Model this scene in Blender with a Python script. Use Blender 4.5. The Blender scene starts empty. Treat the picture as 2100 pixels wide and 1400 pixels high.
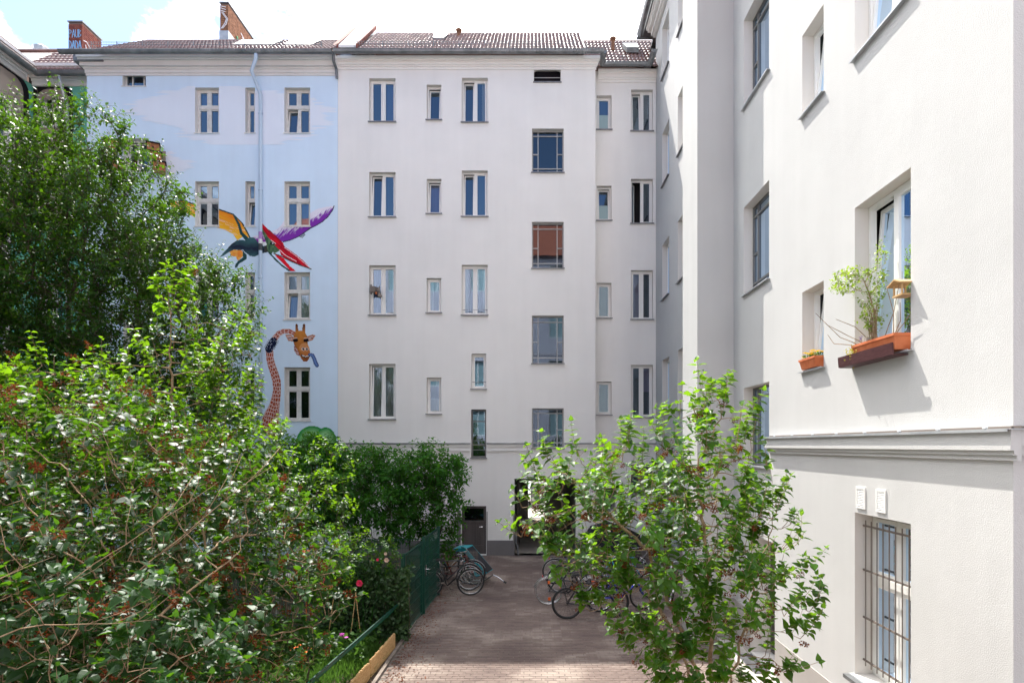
import bpy, math, random
import numpy as np
from mathutils import Vector, Matrix, noise as mnoise
R = math.radians
rnd = random.Random(7)
nrs = np.random.RandomState(11)
SC = bpy.context.scene
COL = SC.collection

# ---------------------------------------------------------------- camera, sky, sun, exposure
FPX, CX, HY, CAMZ = 1250.0, 1092.0, 913.0, 3.9      # measured from the perspective of the photograph
cam = bpy.data.cameras.new('camera'); camo = bpy.data.objects.new('camera', cam); COL.objects.link(camo)
camo.location = (0, 0, CAMZ); camo.rotation_euler = (R(90), 0, 0)
cam.sensor_width = 36; cam.lens = FPX / 2100 * 36
cam.shift_x = -(CX - 1050) / 2100; cam.shift_y = (HY - 700) / 2100
cam.clip_start = 0.05; cam.clip_end = 2000
SC.camera = camo
SUNV = Vector((0.46, -1.0, -1.72))                   # direction the sunlight travels
sun = bpy.data.lights.new('sun', 'SUN'); sun.energy = 3.6; sun.angle = R(0.55); sun.color = (1.0, 0.955, 0.88)
suno = bpy.data.objects.new('sun', sun); COL.objects.link(suno); suno.location = (-20, 60, 90)
suno.rotation_euler = SUNV.to_track_quat('-Z', 'Y').to_euler()
SC.view_settings.view_transform = 'Standard'; SC.view_settings.look = 'None'
SC.view_settings.gamma = 1; SC.view_settings.use_curve_mapping = False
SC.view_settings.exposure = 1.44
world = bpy.data.worlds.new('World'); SC.world = world; world.use_nodes = True
wt = world.node_tree; wt.nodes.clear(); wn = wt.nodes.new; wl = wt.links.new
wo = wn('ShaderNodeOutputWorld'); bg = wn('ShaderNodeBackground'); bg.inputs['Strength'].default_value = 0.15
sky = wn('ShaderNodeTexSky'); sky.sky_type = 'NISHITA'; sky.sun_disc = False
sky.sun_elevation = math.atan2(1.72, math.hypot(.46, 1.0)); sky.sun_rotation = math.atan2(-.46, 1.0)
sky.air_density = 1.1; sky.dust_density = 0.4; sky.ozone_density = 2.0
tc = wn('ShaderNodeTexCoord'); sx = wn('ShaderNodeSeparateXYZ'); wl(tc.outputs['Generated'], sx.inputs[0])
def wmath(op, a, b):
    m = wn('ShaderNodeMath'); m.operation = op
    for i, v in enumerate((a, b)):
        if isinstance(v, (int, float)): m.inputs[i].default_value = v
        else: wl(v, m.inputs[i])
    return m.outputs[0]
zz = wmath('ADD', wmath('MAXIMUM', sx.outputs[2], 0.0), 0.22)
cv = wn('ShaderNodeCombineXYZ'); wl(wmath('DIVIDE', sx.outputs[0], zz), cv.inputs[0]); wl(wmath('DIVIDE', sx.outputs[1], zz), cv.inputs[1])
cn = wn('ShaderNodeTexNoise'); cn.inputs['Scale'].default_value = 1.55; cn.inputs['Detail'].default_value = 9; cn.inputs['Roughness'].default_value = .56
cn.inputs['Distortion'].default_value = .25
wl(cv.outputs[0], cn.inputs['Vector'])
cov = wmath('SUBTRACT', wmath('MULTIPLY', sx.outputs[1], .11), .022)   # a little more cloud on the sun's side
cfac = wmath('ADD', cn.outputs['Fac'], cov)
cr = wn('ShaderNodeValToRGB'); cr.color_ramp.elements[0].position = .475; cr.color_ramp.elements[1].position = .66
wl(cfac, cr.inputs[0])
cn2 = wn('ShaderNodeTexNoise'); cn2.inputs['Scale'].default_value = 3.2; cn2.inputs['Detail'].default_value = 6
wl(cv.outputs[0], cn2.inputs['Vector'])
cc = wn('ShaderNodeMix'); cc.data_type = 'RGBA'; cc.inputs['A'].default_value = (4.6, 5.0, 5.8, 1); cc.inputs['B'].default_value = (50, 47.6, 44, 1)
wl(cn2.outputs['Fac'], cc.inputs['Factor'])
cm = wn('ShaderNodeMix'); cm.data_type = 'RGBA'; wl(cr.outputs[0], cm.inputs['Factor']); skm = wn('ShaderNodeVectorMath'); skm.operation = 'SCALE'; skm.inputs['Scale'].default_value = .68; wl(sky.outputs[0], skm.inputs[0]); wl(skm.outputs[0], cm.inputs['A']); wl(cc.outputs['Result'], cm.inputs['B'])
wl(cm.outputs['Result'], bg.inputs['Color']); wl(bg.outputs[0], wo.inputs[0])

# ---------------------------------------------------------------- helpers
def X(px, Y): return (px - CX) * Y / FPX             # photo measurement -> metres at depth Y
def Z(py, Y): return CAMZ + (HY - py) * Y / FPX

class MB:
    """collects vertices and faces, builds ONE mesh object"""
    def __init__(s): s.v = []; s.f = []; s.m = []
    def add(s, vs, fs, mi=0):
        b = len(s.v); s.v.extend([tuple(v) for v in vs])
        for f in fs: s.f.append(tuple(i + b for i in f)); s.m.append(mi)
    def box(s, x0, x1, y0, y1, z0, z1, mi=0):
        s.add([(x0,y0,z0),(x1,y0,z0),(x1,y1,z0),(x0,y1,z0),(x0,y0,z1),(x1,y0,z1),(x1,y1,z1),(x0,y1,z1)],
              [(0,3,2,1),(4,5,6,7),(0,1,5,4),(1,2,6,5),(2,3,7,6),(3,0,4,7)], mi)
    def tube(s, p0, p1, r0, r1=None, n=6, mi=0, cap=True):
        p0 = Vector(p0); p1 = Vector(p1); r1 = r0 if r1 is None else r1
        d = (p1 - p0)
        if d.length < 1e-6: return
        d.normalize(); a = d.orthogonal().normalized(); b = d.cross(a)
        vs = []
        for p, r in ((p0, r0), (p1, r1)):
            for k in range(n):
                t = 2 * math.pi * k / n; vs.append(p + (a * math.cos(t) + b * math.sin(t)) * r)
        fs = [(k, (k + 1) % n, n + (k + 1) % n, n + k) for k in range(n)]
        if cap: fs += [tuple(range(n))[::-1], tuple(range(n, 2 * n))]
        s.add(vs, fs, mi)
    def path(s, pts, r, n=6, mi=0):
        pts = [Vector(p) for p in pts]; N = len(pts); rs = r if isinstance(r, (list, tuple)) else [r] * N
        vs = []; prev = None
        for i, p in enumerate(pts):
            d = (pts[min(i + 1, N - 1)] - pts[max(i - 1, 0)]).normalized()
            a = d.orthogonal().normalized() if prev is None else (prev - d * prev.dot(d)).normalized()
            prev = a; b = d.cross(a)
            for k in range(n):
                t = 2 * math.pi * k / n; vs.append(p + (a * math.cos(t) + b * math.sin(t)) * rs[i])
        fs = []
        for i in range(N - 1):
            for k in range(n):
                fs.append((i * n + k, i * n + (k + 1) % n, (i + 1) * n + (k + 1) % n, (i + 1) * n + k))
        fs += [tuple(range(n))[::-1], tuple(range((N - 1) * n, N * n))]
        s.add(vs, fs, mi)
    def ring(s, c, axis, Rr, r, n=32, m=6, mi=0, a0=0, a1=2 * math.pi):
        c = Vector(c); ax = Vector(axis).normalized(); u = ax.orthogonal().normalized(); w = ax.cross(u)
        full = abs(a1 - a0 - 2 * math.pi) < 1e-6; vs = []; fs = []
        for i in range(n if full else n + 1):
            t = a0 + (a1 - a0) * i / n; e = u * math.cos(t) + w * math.sin(t)
            for k in range(m):
                q = 2 * math.pi * k / m; vs.append(c + e * (Rr + r * math.cos(q)) + ax * (r * math.sin(q)))
        for i in range(n):
            j = (i + 1) % n if full else i + 1
            for k in range(m): fs.append((i*m+k, i*m+(k+1)%m, j*m+(k+1)%m, j*m+k))
        s.add(vs, fs, mi)
    def blob(s, c, rx, ry, rz, n=10, m=6, mi=0):
        vs = [(c[0], c[1], c[2] - rz)]; fs = []
        for i in range(1, m):
            ph = -math.pi / 2 + math.pi * i / m
            for k in range(n):
                t = 2 * math.pi * k / n
                vs.append((c[0] + rx*math.cos(ph)*math.cos(t), c[1] + ry*math.cos(ph)*math.sin(t), c[2] + rz*math.sin(ph)))
        vs.append((c[0], c[1], c[2] + rz)); L = len(vs) - 1
        for k in range(n): fs.append((0, 1 + (k+1)%n, 1 + k)); fs.append((L, L - n + k, L - n + (k+1)%n))
        for i in range(m - 2):
            for k in range(n): fs.append((1+i*n+k, 1+i*n+(k+1)%n, 1+(i+1)*n+(k+1)%n, 1+(i+1)*n+k))
        s.add(vs, fs, mi)

def rootloc(p):
    v = Vector((0, 0, 0))
    while p is not None: v += p.location; p = p.parent
    return v
def tag(o, label=None, cat=None, group=None, kind=None):
    if label: o['label'] = label
    if cat: o['category'] = cat
    if group: o['group'] = group
    if kind: o['kind'] = kind
    return o
def thing(name, label, cat, loc=(0, 0, 0), rz=0, group=None):
    o = bpy.data.objects.new(name, None); COL.objects.link(o); o.location = loc; o.rotation_euler = (0, 0, rz)
    o.empty_display_size = .2
    return tag(o, label, cat, group)
def mesh_obj(name, me, parent=None, loc=None):
    o = bpy.data.objects.new(name, me); COL.objects.link(o)
    if parent is not None: o.parent = parent
    if loc is not None: o.location = loc
    return o
def build(name, mb, mats, parent=None, smooth=False, local=False):
    """world-space mesh collected in mb -> object (child meshes are stored relative to their thing's base)"""
    if not isinstance(mats, (list, tuple)): mats = [mats]
    off = Vector((0, 0, 0)) if (local or parent is None) else rootloc(parent)
    me = bpy.data.meshes.new(name)
    me.from_pydata([(v[0]-off.x, v[1]-off.y, v[2]-off.z) for v in mb.v], [], mb.f)
    for m in mats: me.materials.append(m)
    if len(mats) > 1: me.polygons.foreach_set('material_index', mb.m)
    if smooth: me.polygons.foreach_set('use_smooth', [True] * len(me.polygons))
    me.update()
    return mesh_obj(name, me, parent)
def np_mesh(name, V, F, mats, parent=None, tint=None, smooth=False, fcol=None):
    """numpy arrays of vertices and same-sized faces -> object"""
    if not isinstance(mats, (list, tuple)): mats = [mats]
    off = np.array(rootloc(parent)) if parent is not None else np.zeros(3)
    V = (np.asarray(V, dtype=np.float32) - off).astype(np.float32); F = np.asarray(F, dtype=np.int32)
    me = bpy.data.meshes.new(name); nf, k = F.shape
    me.vertices.add(len(V)); me.vertices.foreach_set('co', V.ravel())
    me.loops.add(nf * k); me.loops.foreach_set('vertex_index', F.ravel())
    me.polygons.add(nf); me.polygons.foreach_set('loop_start', np.arange(0, nf * k, k, dtype=np.int32))
    if smooth: me.polygons.foreach_set('use_smooth', np.ones(nf, dtype=bool))
    for m in mats: me.materials.append(m)
    if tint is not None:
        a = me.attributes.new('tint', 'FLOAT', 'POINT'); a.data.foreach_set('value', np.asarray(tint, dtype=np.float32))
    if fcol is not None:
        a = me.attributes.new('paint', 'FLOAT_COLOR', 'FACE')
        c = np.ones((nf, 4), dtype=np.float32); c[:, :3] = fcol; a.data.foreach_set('color', c.ravel())
    me.update(calc_edges=True); me.validate()
    return mesh_obj(name, me, parent)

# ---------------------------------------------------------------- materials
def mat(name, col, rough=.7, spec=.5, metal=0, **k):
    m = bpy.data.materials.new(name); m.use_nodes = True; nt = m.node_tree; b = nt.nodes['Principled BSDF']
    b.inputs['Base Color'].default_value = (*col, 1); b.inputs['Roughness'].default_value = rough
    b.inputs['Specular IOR Level'].default_value = spec; b.inputs['Metallic'].default_value = metal
    return m
def nodes(m): return m.node_tree, m.node_tree.nodes.new, m.node_tree.links.new, m.node_tree.nodes['Principled BSDF']
def varied(name, col, col2, scale=3, rough=.8, bump=0, bscale=60, bdist=.003, spec=.3, metal=0, coords='Object', detail=5, lo=.35, hi=.65, stretch=(1,1,1)):
    m = mat(name, col, rough, spec, metal); nt, N, L, b = nodes(m)
    t = N('ShaderNodeTexCoord'); mp = N('ShaderNodeMapping'); mp.inputs['Scale'].default_value = stretch; L(t.outputs[coords], mp.inputs[0])
    n = N('ShaderNodeTexNoise'); n.inputs['Scale'].default_value = scale; n.inputs['Detail'].default_value = detail; L(mp.outputs[0], n.inputs['Vector'])
    r = N('ShaderNodeValToRGB'); r.color_ramp.elements[0].position = lo; r.color_ramp.elements[1].position = hi
    r.color_ramp.elements[0].color = (*col, 1); r.color_ramp.elements[1].color = (*col2, 1)
    L(n.outputs['Fac'], r.inputs[0]); L(r.outputs[0], b.inputs['Base Color'])
    if bump:
        n2 = N('ShaderNodeTexNoise'); n2.inputs['Scale'].default_value = bscale; n2.inputs['Detail'].default_value = 4; L(t.outputs[coords], n2.inputs['Vector'])
        bp = N('ShaderNodeBump'); bp.inputs['Strength'].default_value = bump; bp.inputs['Distance'].default_value = bdist
        L(n2.outputs['Fac'], bp.inputs['Height']); L(bp.outputs[0], b.inputs['Normal'])
    return m
def plaster(name, col, bump=.5, bscale=70, bdist=.004, dirt=.06, streak=.5):
    """mineral render: fine grain, faint cloudy tone and rain streaks"""
    m = mat(name, col, .92, .12); nt, N, L, b = nodes(m)
    t = N('ShaderNodeTexCoord')
    n = N('ShaderNodeTexNoise'); n.inputs['Scale'].default_value = .7; n.inputs['Detail'].default_value = 6; L(t.outputs['Object'], n.inputs['Vector'])
    mp = N('ShaderNodeMapping'); mp.inputs['Scale'].default_value = (2.2, 2.2, .16); L(t.outputs['Object'], mp.inputs[0])
    s = N('ShaderNodeTexNoise'); s.inputs['Scale'].default_value = 1.6; s.inputs['Detail'].default_value = 5; L(mp.outputs[0], s.inputs['Vector'])
    a = N('ShaderNodeMath'); a.operation = 'MULTIPLY_ADD'; L(s.outputs['Fac'], a.inputs[0]); a.inputs[1].default_value = streak; L(n.outputs['Fac'], a.inputs[2])
    r = N('ShaderNodeMapRange'); r.inputs['From Min'].default_value = .55; r.inputs['From Max'].default_value = .95
    r.inputs['To Min'].default_value = 1.0; r.inputs['To Max'].default_value = 1.0 - dirt; L(a.outputs[0], r.inputs['Value'])
    v = N('ShaderNodeVectorMath'); v.operation = 'SCALE'; v.inputs[0].default_value = col; L(r.outputs[0], v.inputs['Scale'])
    L(v.outputs[0], b.inputs['Base Color'])
    n2 = N('ShaderNodeTexNoise'); n2.inputs['Scale'].default_value = bscale; n2.inputs['Detail'].default_value = 3; n2.inputs['Roughness'].default_value = .6
    L(t.outputs['Object'], n2.inputs['Vector'])
    n3 = N('ShaderNodeTexNoise'); n3.inputs['Scale'].default_value = 2.2; n3.inputs['Detail'].default_value = 3; L(t.outputs['Object'], n3.inputs['Vector'])
    ad = N('ShaderNodeMath'); ad.operation = 'MULTIPLY_ADD'; L(n3.outputs['Fac'], ad.inputs[0]); ad.inputs[1].default_value = 1.6; L(n2.outputs['Fac'], ad.inputs[2])
    bp = N('ShaderNodeBump'); bp.inputs['Strength'].default_value = bump; bp.inputs['Distance'].default_value = bdist
    L(ad.outputs[0], bp.inputs['Height']); L(bp.outputs[0], b.inputs['Normal'])
    return m
def painted(name, rough=.85, grain=.0):
    m = mat(name, (1, 1, 1), rough, .15); nt, N, L, b = nodes(m)
    a = N('ShaderNodeAttribute'); a.attribute_name = 'paint'; L(a.outputs['Color'], b.inputs['Base Color'])
    return m
def glass(name, tint=(.75, .8, .8), refl=1.0):
    """double glazing: see-through with a strong mirror-like reflection"""
    m = bpy.data.materials.new(name); m.use_nodes = True; nt = m.node_tree; nt.nodes.clear(); N = nt.nodes.new; L = nt.links.new
    o = N('ShaderNodeOutputMaterial'); mx = N('ShaderNodeMixShader'); tr = N('ShaderNodeBsdfTransparent'); gl = N('ShaderNodeBsdfGlossy')
    tr.inputs['Color'].default_value = (*tint, 1); gl.inputs['Roughness'].default_value = .015; gl.inputs['Color'].default_value = (.62, .80, 1, 1)
    fr = N('ShaderNodeFresnel'); fr.inputs['IOR'].default_value = 1.65
    mr = N('ShaderNodeMath'); mr.operation = 'MULTIPLY_ADD'; mr.inputs[1].default_value = 2.3 * refl; mr.inputs[2].default_value = .07 * refl; mr.use_clamp = True
    L(fr.outputs[0], mr.inputs[0]); L(mr.outputs[0], mx.inputs[0]); L(tr.outputs[0], mx.inputs[1]); L(gl.outputs[0], mx.inputs[2]); L(mx.outputs[0], o.inputs[0])
    tc = N('ShaderNodeTexCoord'); ns = N('ShaderNodeTexNoise'); ns.inputs['Scale'].default_value = 1.3; L(tc.outputs['Object'], ns.inputs['Vector'])
    bp = N('ShaderNodeBump'); bp.inputs['Strength'].default_value = .12; bp.inputs['Distance'].default_value = .006
    L(ns.outputs['Fac'], bp.inputs['Height']); L(bp.outputs[0], gl.inputs['Normal'])
    return m
def leafmat(name, dark, light, trans, rough=.38, spec=.5, tfac=.4):
    m = bpy.data.materials.new(name); m.use_nodes = True; nt = m.node_tree; b = nt.nodes['Principled BSDF']; N = nt.nodes.new; L = nt.links.new
    a = N('ShaderNodeAttribute'); a.attribute_name = 'tint'; oi = N('ShaderNodeObjectInfo')
    ad = N('ShaderNodeMath'); ad.operation = 'ADD'; L(a.outputs['Fac'], ad.inputs[0]); ad.use_clamp = True
    mu = N('ShaderNodeMath'); mu.operation = 'MULTIPLY'; mu.inputs[1].default_value = .25; L(oi.outputs['Random'], mu.inputs[0]); L(mu.outputs[0], ad.inputs[1])
    r = N('ShaderNodeMix'); r.data_type = 'RGBA'; r.inputs['A'].default_value = (*dark, 1); r.inputs['B'].default_value = (*light, 1); L(ad.outputs[0], r.inputs['Factor'])
    L(r.outputs['Result'], b.inputs['Base Color']); b.inputs['Roughness'].default_value = rough; b.inputs['Specular IOR Level'].default_value = spec
    r2 = N('ShaderNodeMix'); r2.data_type = 'RGBA'; r2.inputs['A'].default_value = (*[c*.6 for c in trans], 1); r2.inputs['B'].default_value = (*trans, 1); L(ad.outputs[0], r2.inputs['Factor'])
    t = N('ShaderNodeBsdfTranslucent'); L(r2.outputs['Result'], t.inputs['Color'])
    mx = N('ShaderNodeMixShader'); mx.inputs[0].default_value = tfac; o = nt.nodes['Material Output']
    L(b.outputs[0], mx.inputs[1]); L(t.outputs[0], mx.inputs[2]); L(mx.outputs[0], o.inputs[0])
    return m

M = {}
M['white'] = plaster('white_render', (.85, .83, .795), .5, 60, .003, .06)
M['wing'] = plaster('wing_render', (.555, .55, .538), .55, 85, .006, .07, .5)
M['blue'] = plaster('blue_render', (.70, .84, .98), .4, 60, .003, .07)
M['teal'] = plaster('teal_render', (.16, .50, .40), .4, 60, .003, .08)
M['tan'] = mat('tan_paint', (.33, .28, .24), .9, .15)
M['black'] = mat('black_paint', (.015, .013, .018), .85, .2)
M['offwhite'] = plaster('offwhite_render', (.78, .76, .74), .3, 50, .002, .08)
M['reveal'] = mat('reveal_paint', (.70, .665, .62), .9, .12)
M['plinth'] = plaster('plinth_grey', (.20, .185, .185), .5, 70, .003, .15)
M['plinth2'] = plaster('plinth_warm_grey', (.40, .37, .345), .5, 70, .003, .12)
M['zinc'] = varied('zinc_sheet', (.17, .18, .185), (.27, .28, .285), 3, .42, 0, metal=.55, spec=.5)
M['zinclite'] = varied('pale_zinc', (.42, .44, .46), (.55, .56, .57), 4, .4, 0, metal=.4)
M['sill'] = varied('sill_sheet', (.20, .20, .21), (.28, .28, .29), 6, .5, 0, metal=.4)
M['pvc'] = mat('white_plastic', (.84, .83, .80), .35, .5)
M['wood_white'] = varied('old_white_paint', (.64, .62, .58), (.74, .72, .68), 9, .55)
M['greyframe'] = mat('grey_metal_frame', (.17, .165, .16), .5, .4)
M['stairframe'] = mat('pale_grey_metal_frame', (.40, .39, .38), .5, .4)
M['rust'] = mat('brown_iron', (.17, .14, .12), .6, .4)
M['glass'] = glass('window_glass')
M['glassdim'] = glass('old_glass', (.45, .47, .46), .55)
M['frost'] = mat('frosted_glass', (.30, .42, .44), .25, .6)
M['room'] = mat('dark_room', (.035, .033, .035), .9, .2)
M['curtain'] = varied('curtain_cloth', (.55, .55, .52), (.38, .42, .42), 30, .9, stretch=(1, 1, .02))
M['curtain_blue'] = mat('blue_curtain', (.10, .16, .34), .9, .1)
M['blind'] = mat('lilac_blind', (.24, .20, .34), .8, .2)
def tile_mat():
    m = varied('glazed_brown_tile', (.15, .07, .052), (.26, .125, .095), 2.5, .38, .2, 30, .002, .9); m.node_tree.nodes['Principled BSDF'].inputs['Coat Weight'].default_value = .8; m.node_tree.nodes['Principled BSDF'].inputs['Coat Roughness'].default_value = .33; return m
M['tile'] = tile_mat()
M['tilered'] = varied('red_tile', (.28, .075, .04), (.36, .11, .06), 2.5, .6)
M['brick'] = varied('chimney_brick', (.15, .042, .036), (.24, .085, .06), 6, .85)
M['brick2'] = varied('chimney_brick_brown', (.20, .095, .055), (.32, .16, .09), 7, .85)
M['mortar'] = mat('mortar', (.16, .12, .11), .95, .1)
M['paint'] = painted('mural_paint')
M['terra'] = varied('terracotta', (.50, .13, .045), (.60, .19, .08), 8, .7)
M['board'] = varied('maroon_board', (.055, .016, .018), (.09, .035, .035), 12, .45, stretch=(1, 1, 6))
M['pine'] = varied('pine_wood', (.45, .27, .11), (.60, .40, .20), 10, .6, stretch=(1, 1, 5))
M['cedar'] = varied('red_brown_wood', (.30, .11, .04), (.46, .20, .09), 9, .6)
M['steel'] = mat('bright_steel', (.6, .6, .6), .25, .5, .9)
M['rubber'] = mat('black_rubber', (.018, .018, .018), .7, .4)
M['blackmetal'] = mat('black_lacquer', (.02, .02, .022), .3, .5)
M['green'] = mat('green_coated_steel', (.006, .055, .036), .35, .5)
M['greenlite'] = mat('bright_green_plastic', (.01, .20, .12), .4, .5)
M['door'] = varied('grey_door_wood', (.075, .062, .06), (.10, .085, .08), 6, .6, stretch=(1, 1, .1))
M['conc'] = varied('concrete_step', (.38, .35, .31), (.48, .45, .41), 5, .85, .4, 60, .003)
M['soil'] = varied('garden_soil', (.05, .035, .022), (.10, .07, .045), 4, .95, .8, 20, .02)
M['turq'] = mat('turquoise_canvas', (.02, .30, .36), .6, .3)
M['darkcloth'] = mat('dark_mesh_cloth', (.03, .03, .035), .8, .2)
M['orange'] = mat('orange_reflector', (.9, .16, .02), .3, .6)
M['red'] = mat('red_plastic', (.5, .02, .02), .35, .5)
M['bark'] = varied('lilac_bark', (.19, .12, .065), (.37, .265, .165), 14, .85, .5, 40, .004)
M['bark2'] = varied('dark_bark', (.06, .045, .03), (.11, .085, .06), 10, .9)
M['lilac'] = leafmat('lilac_leaf', (.007, .036, .008), (.032, .115, .012), (.28, .54, .012), .44, .32, .40)
M['lilacb'] = leafmat('lilac_leaf_blue', (.003, .017, .005), (.014, .058, .009), (.15, .36, .010), .46, .28, .27)
M['treeleaf'] = leafmat('plum_leaf', (.003, .018, .004), (.024, .078, .007), (.16, .36, .010), .48, .26, .30)
M['shrubleaf'] = leafmat('shrub_leaf', (.014, .070, .010), (.045, .17, .018), (.14, .40, .012), .5, .25, .42)
M['ivy'] = leafmat('ivy_leaf', (.02, .05, .02), (.045, .10, .03), (.08, .18, .02), .4, .4, .25)
M['grass'] = leafmat('grass_blade', (.03, .09, .015), (.09, .20, .03), (.15, .32, .04), .5, .3, .35)
M['panicle'] = leafmat('dry_lilac_panicle', (.07, .020, .010), (.18, .055, .020), (.28, .075, .018), .8, .1, .2)
M['yellow'] = leafmat('yellow_petal', (.85, .42, .01), (.9, .60, .02), (.9, .6, .02), .6, .2, .45)
M['pink'] = mat('pink_petal', (.80, .06, .16), .6, .3)
M['purple'] = mat('purple_petal', (.25, .10, .55), .7, .2)
M['pale'] = mat('pale_petal', (.75, .55, .45), .7, .2)
# ---------------------------------------------------------------- walls with real openings
class Fr:
    """a wall's own frame: u along the wall, d inwards, z up"""
    def __init__(s, ox, oy, ux, uy, dx, dy): s.o = (ox, oy); s.u = (ux, uy); s.d = (dx, dy)
    def P(s, u, d, z): return (s.o[0] + s.u[0]*u + s.d[0]*d, s.o[1] + s.u[1]*u + s.d[1]*d, z)
    def box(s, mb, u0, u1, d0, d1, z0, z1, mi=0, lean=0):
        # lean: extra inward offset at the top (a tilted sash)
        c = [s.P(u0,d0,z0), s.P(u1,d0,z0), s.P(u1,d1,z0), s.P(u0,d1,z0), s.P(u0,d0+lean,z1), s.P(u1,d0+lean,z1), s.P(u1,d1+lean,z1), s.P(u0,d1+lean,z1)]
        mb.add(c, [(0,3,2,1),(4,5,6,7),(0,1,5,4),(1,2,6,5),(2,3,7,6),(3,0,4,7)], mi)
    def quad(s, mb, pts, mi=0): mb.add([s.P(*p) for p in pts], [tuple(range(len(pts)))], mi)
def wall(mb, F, u0, u1, z0, z1, holes=(), depth=.2, mi=0, mr=1, colour=None):
    us = sorted(set([u0, u1] + [h[i] for h in holes for i in (0, 1) if u0 < h[i] < u1]))
    zs = sorted(set([z0, z1] + [h[i] for h in holes for i in (2, 3) if z0 < h[i] < z1]))
    idx = {}; vs = []; fs = []
    def vid(i, j):
        if (i, j) not in idx: idx[(i, j)] = len(vs); vs.append(F.P(us[i], 0, zs[j]))
        return idx[(i, j)]
    for i in range(len(us) - 1):
        for j in range(len(zs) - 1):
            cu = (us[i] + us[i+1]) / 2; cz = (zs[j] + zs[j+1]) / 2
            if any(h[0] < cu < h[1] and h[2] < cz < h[3] for h in holes): continue
            fs.append((vid(i,j), vid(i+1,j), vid(i+1,j+1), vid(i,j+1)))
    mb.add(vs, fs, mi)
    for h in holes:
        a, b, c, d = h[:4]; dp = h[4] if len(h) > 4 else depth
        F.quad(mb, [(a,0,c),(a,dp,c),(a,dp,d),(a,0,d)], mr); F.quad(mb, [(b,0,c),(b,0,d),(b,dp,d),(b,dp,c)], mr)
        F.quad(mb, [(a,0,d),(a,dp,d),(b,dp,d),(b,0,d)], mr); F.quad(mb, [(a,0,c),(b,0,c),(b,dp,c),(a,dp,c)], mr)

def bars(mb, F, a, b, c, d, w, d0, d1, lean=0):
    """a rectangular frame butted at the corners"""
    F.box(mb, a, a+w, d0, d1, c, d, 0, lean) if not lean else None
    if lean:
        def sh(z): return lean * (z - c) / (d - c)
        for (p, q, r, s_) in ((a, a+w, c, d), (b-w, b, c, d)):
            F.box(mb, p, q, d0, d1, r, s_, 0, lean)
        F.box(mb, a+w, b-w, d0, d1, c, c+w, 0, sh(c+w)); 
        k = [F.P(a+w,d0+sh(d-w),d-w),F.P(b-w,d0+sh(d-w),d-w),F.P(b-w,d1+sh(d-w),d-w),F.P(a+w,d1+sh(d-w),d-w),F.P(a+w,d0+lean,d),F.P(b-w,d0+lean,d),F.P(b-w,d1+lean,d),F.P(a+w,d1+lean,d)]
        mb.add(k, [(0,3,2,1),(4,5,6,7),(0,1,5,4),(1,2,6,5),(2,3,7,6),(3,0,4,7)])
    else:
        F.box(mb, b-w, b, d0, d1, c, d); F.box(mb, a+w, b-w, d0, d1, c, c+w); F.box(mb, a+w, b-w, d0, d1, d-w, d)
def pane(F, a, b, c, d, dep, parent, m, lean0=0, lean1=0, name='pane'):
    mb = MB(); t = .012
    mb.add([F.P(a,dep+lean0,c),F.P(b,dep+lean0,c),F.P(b,dep+lean1,d),F.P(a,dep+lean1,d)], [(0,1,2,3)])
    return build(name, mb, m, parent)
def curtain(F, a, b, c, d, dep, parent, m, amp=.02, waves=9, name='curtain'):
    mb = MB(); n = 36; vs = []
    for i in range(n + 1):
        u = a + (b - a) * i / n; w = amp * math.sin(i / n * waves * 6.283 + a) + amp * .5 * math.sin(i / n * waves * 3.1 + 2)
        vs += [F.P(u, dep + w, c), F.P(u, dep + w * .6, d)]
    mb.add(vs, [(2*i, 2*i+2, 2*i+3, 2*i+1) for i in range(n)])
    return build(name, mb, m, parent, smooth=True)
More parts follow.
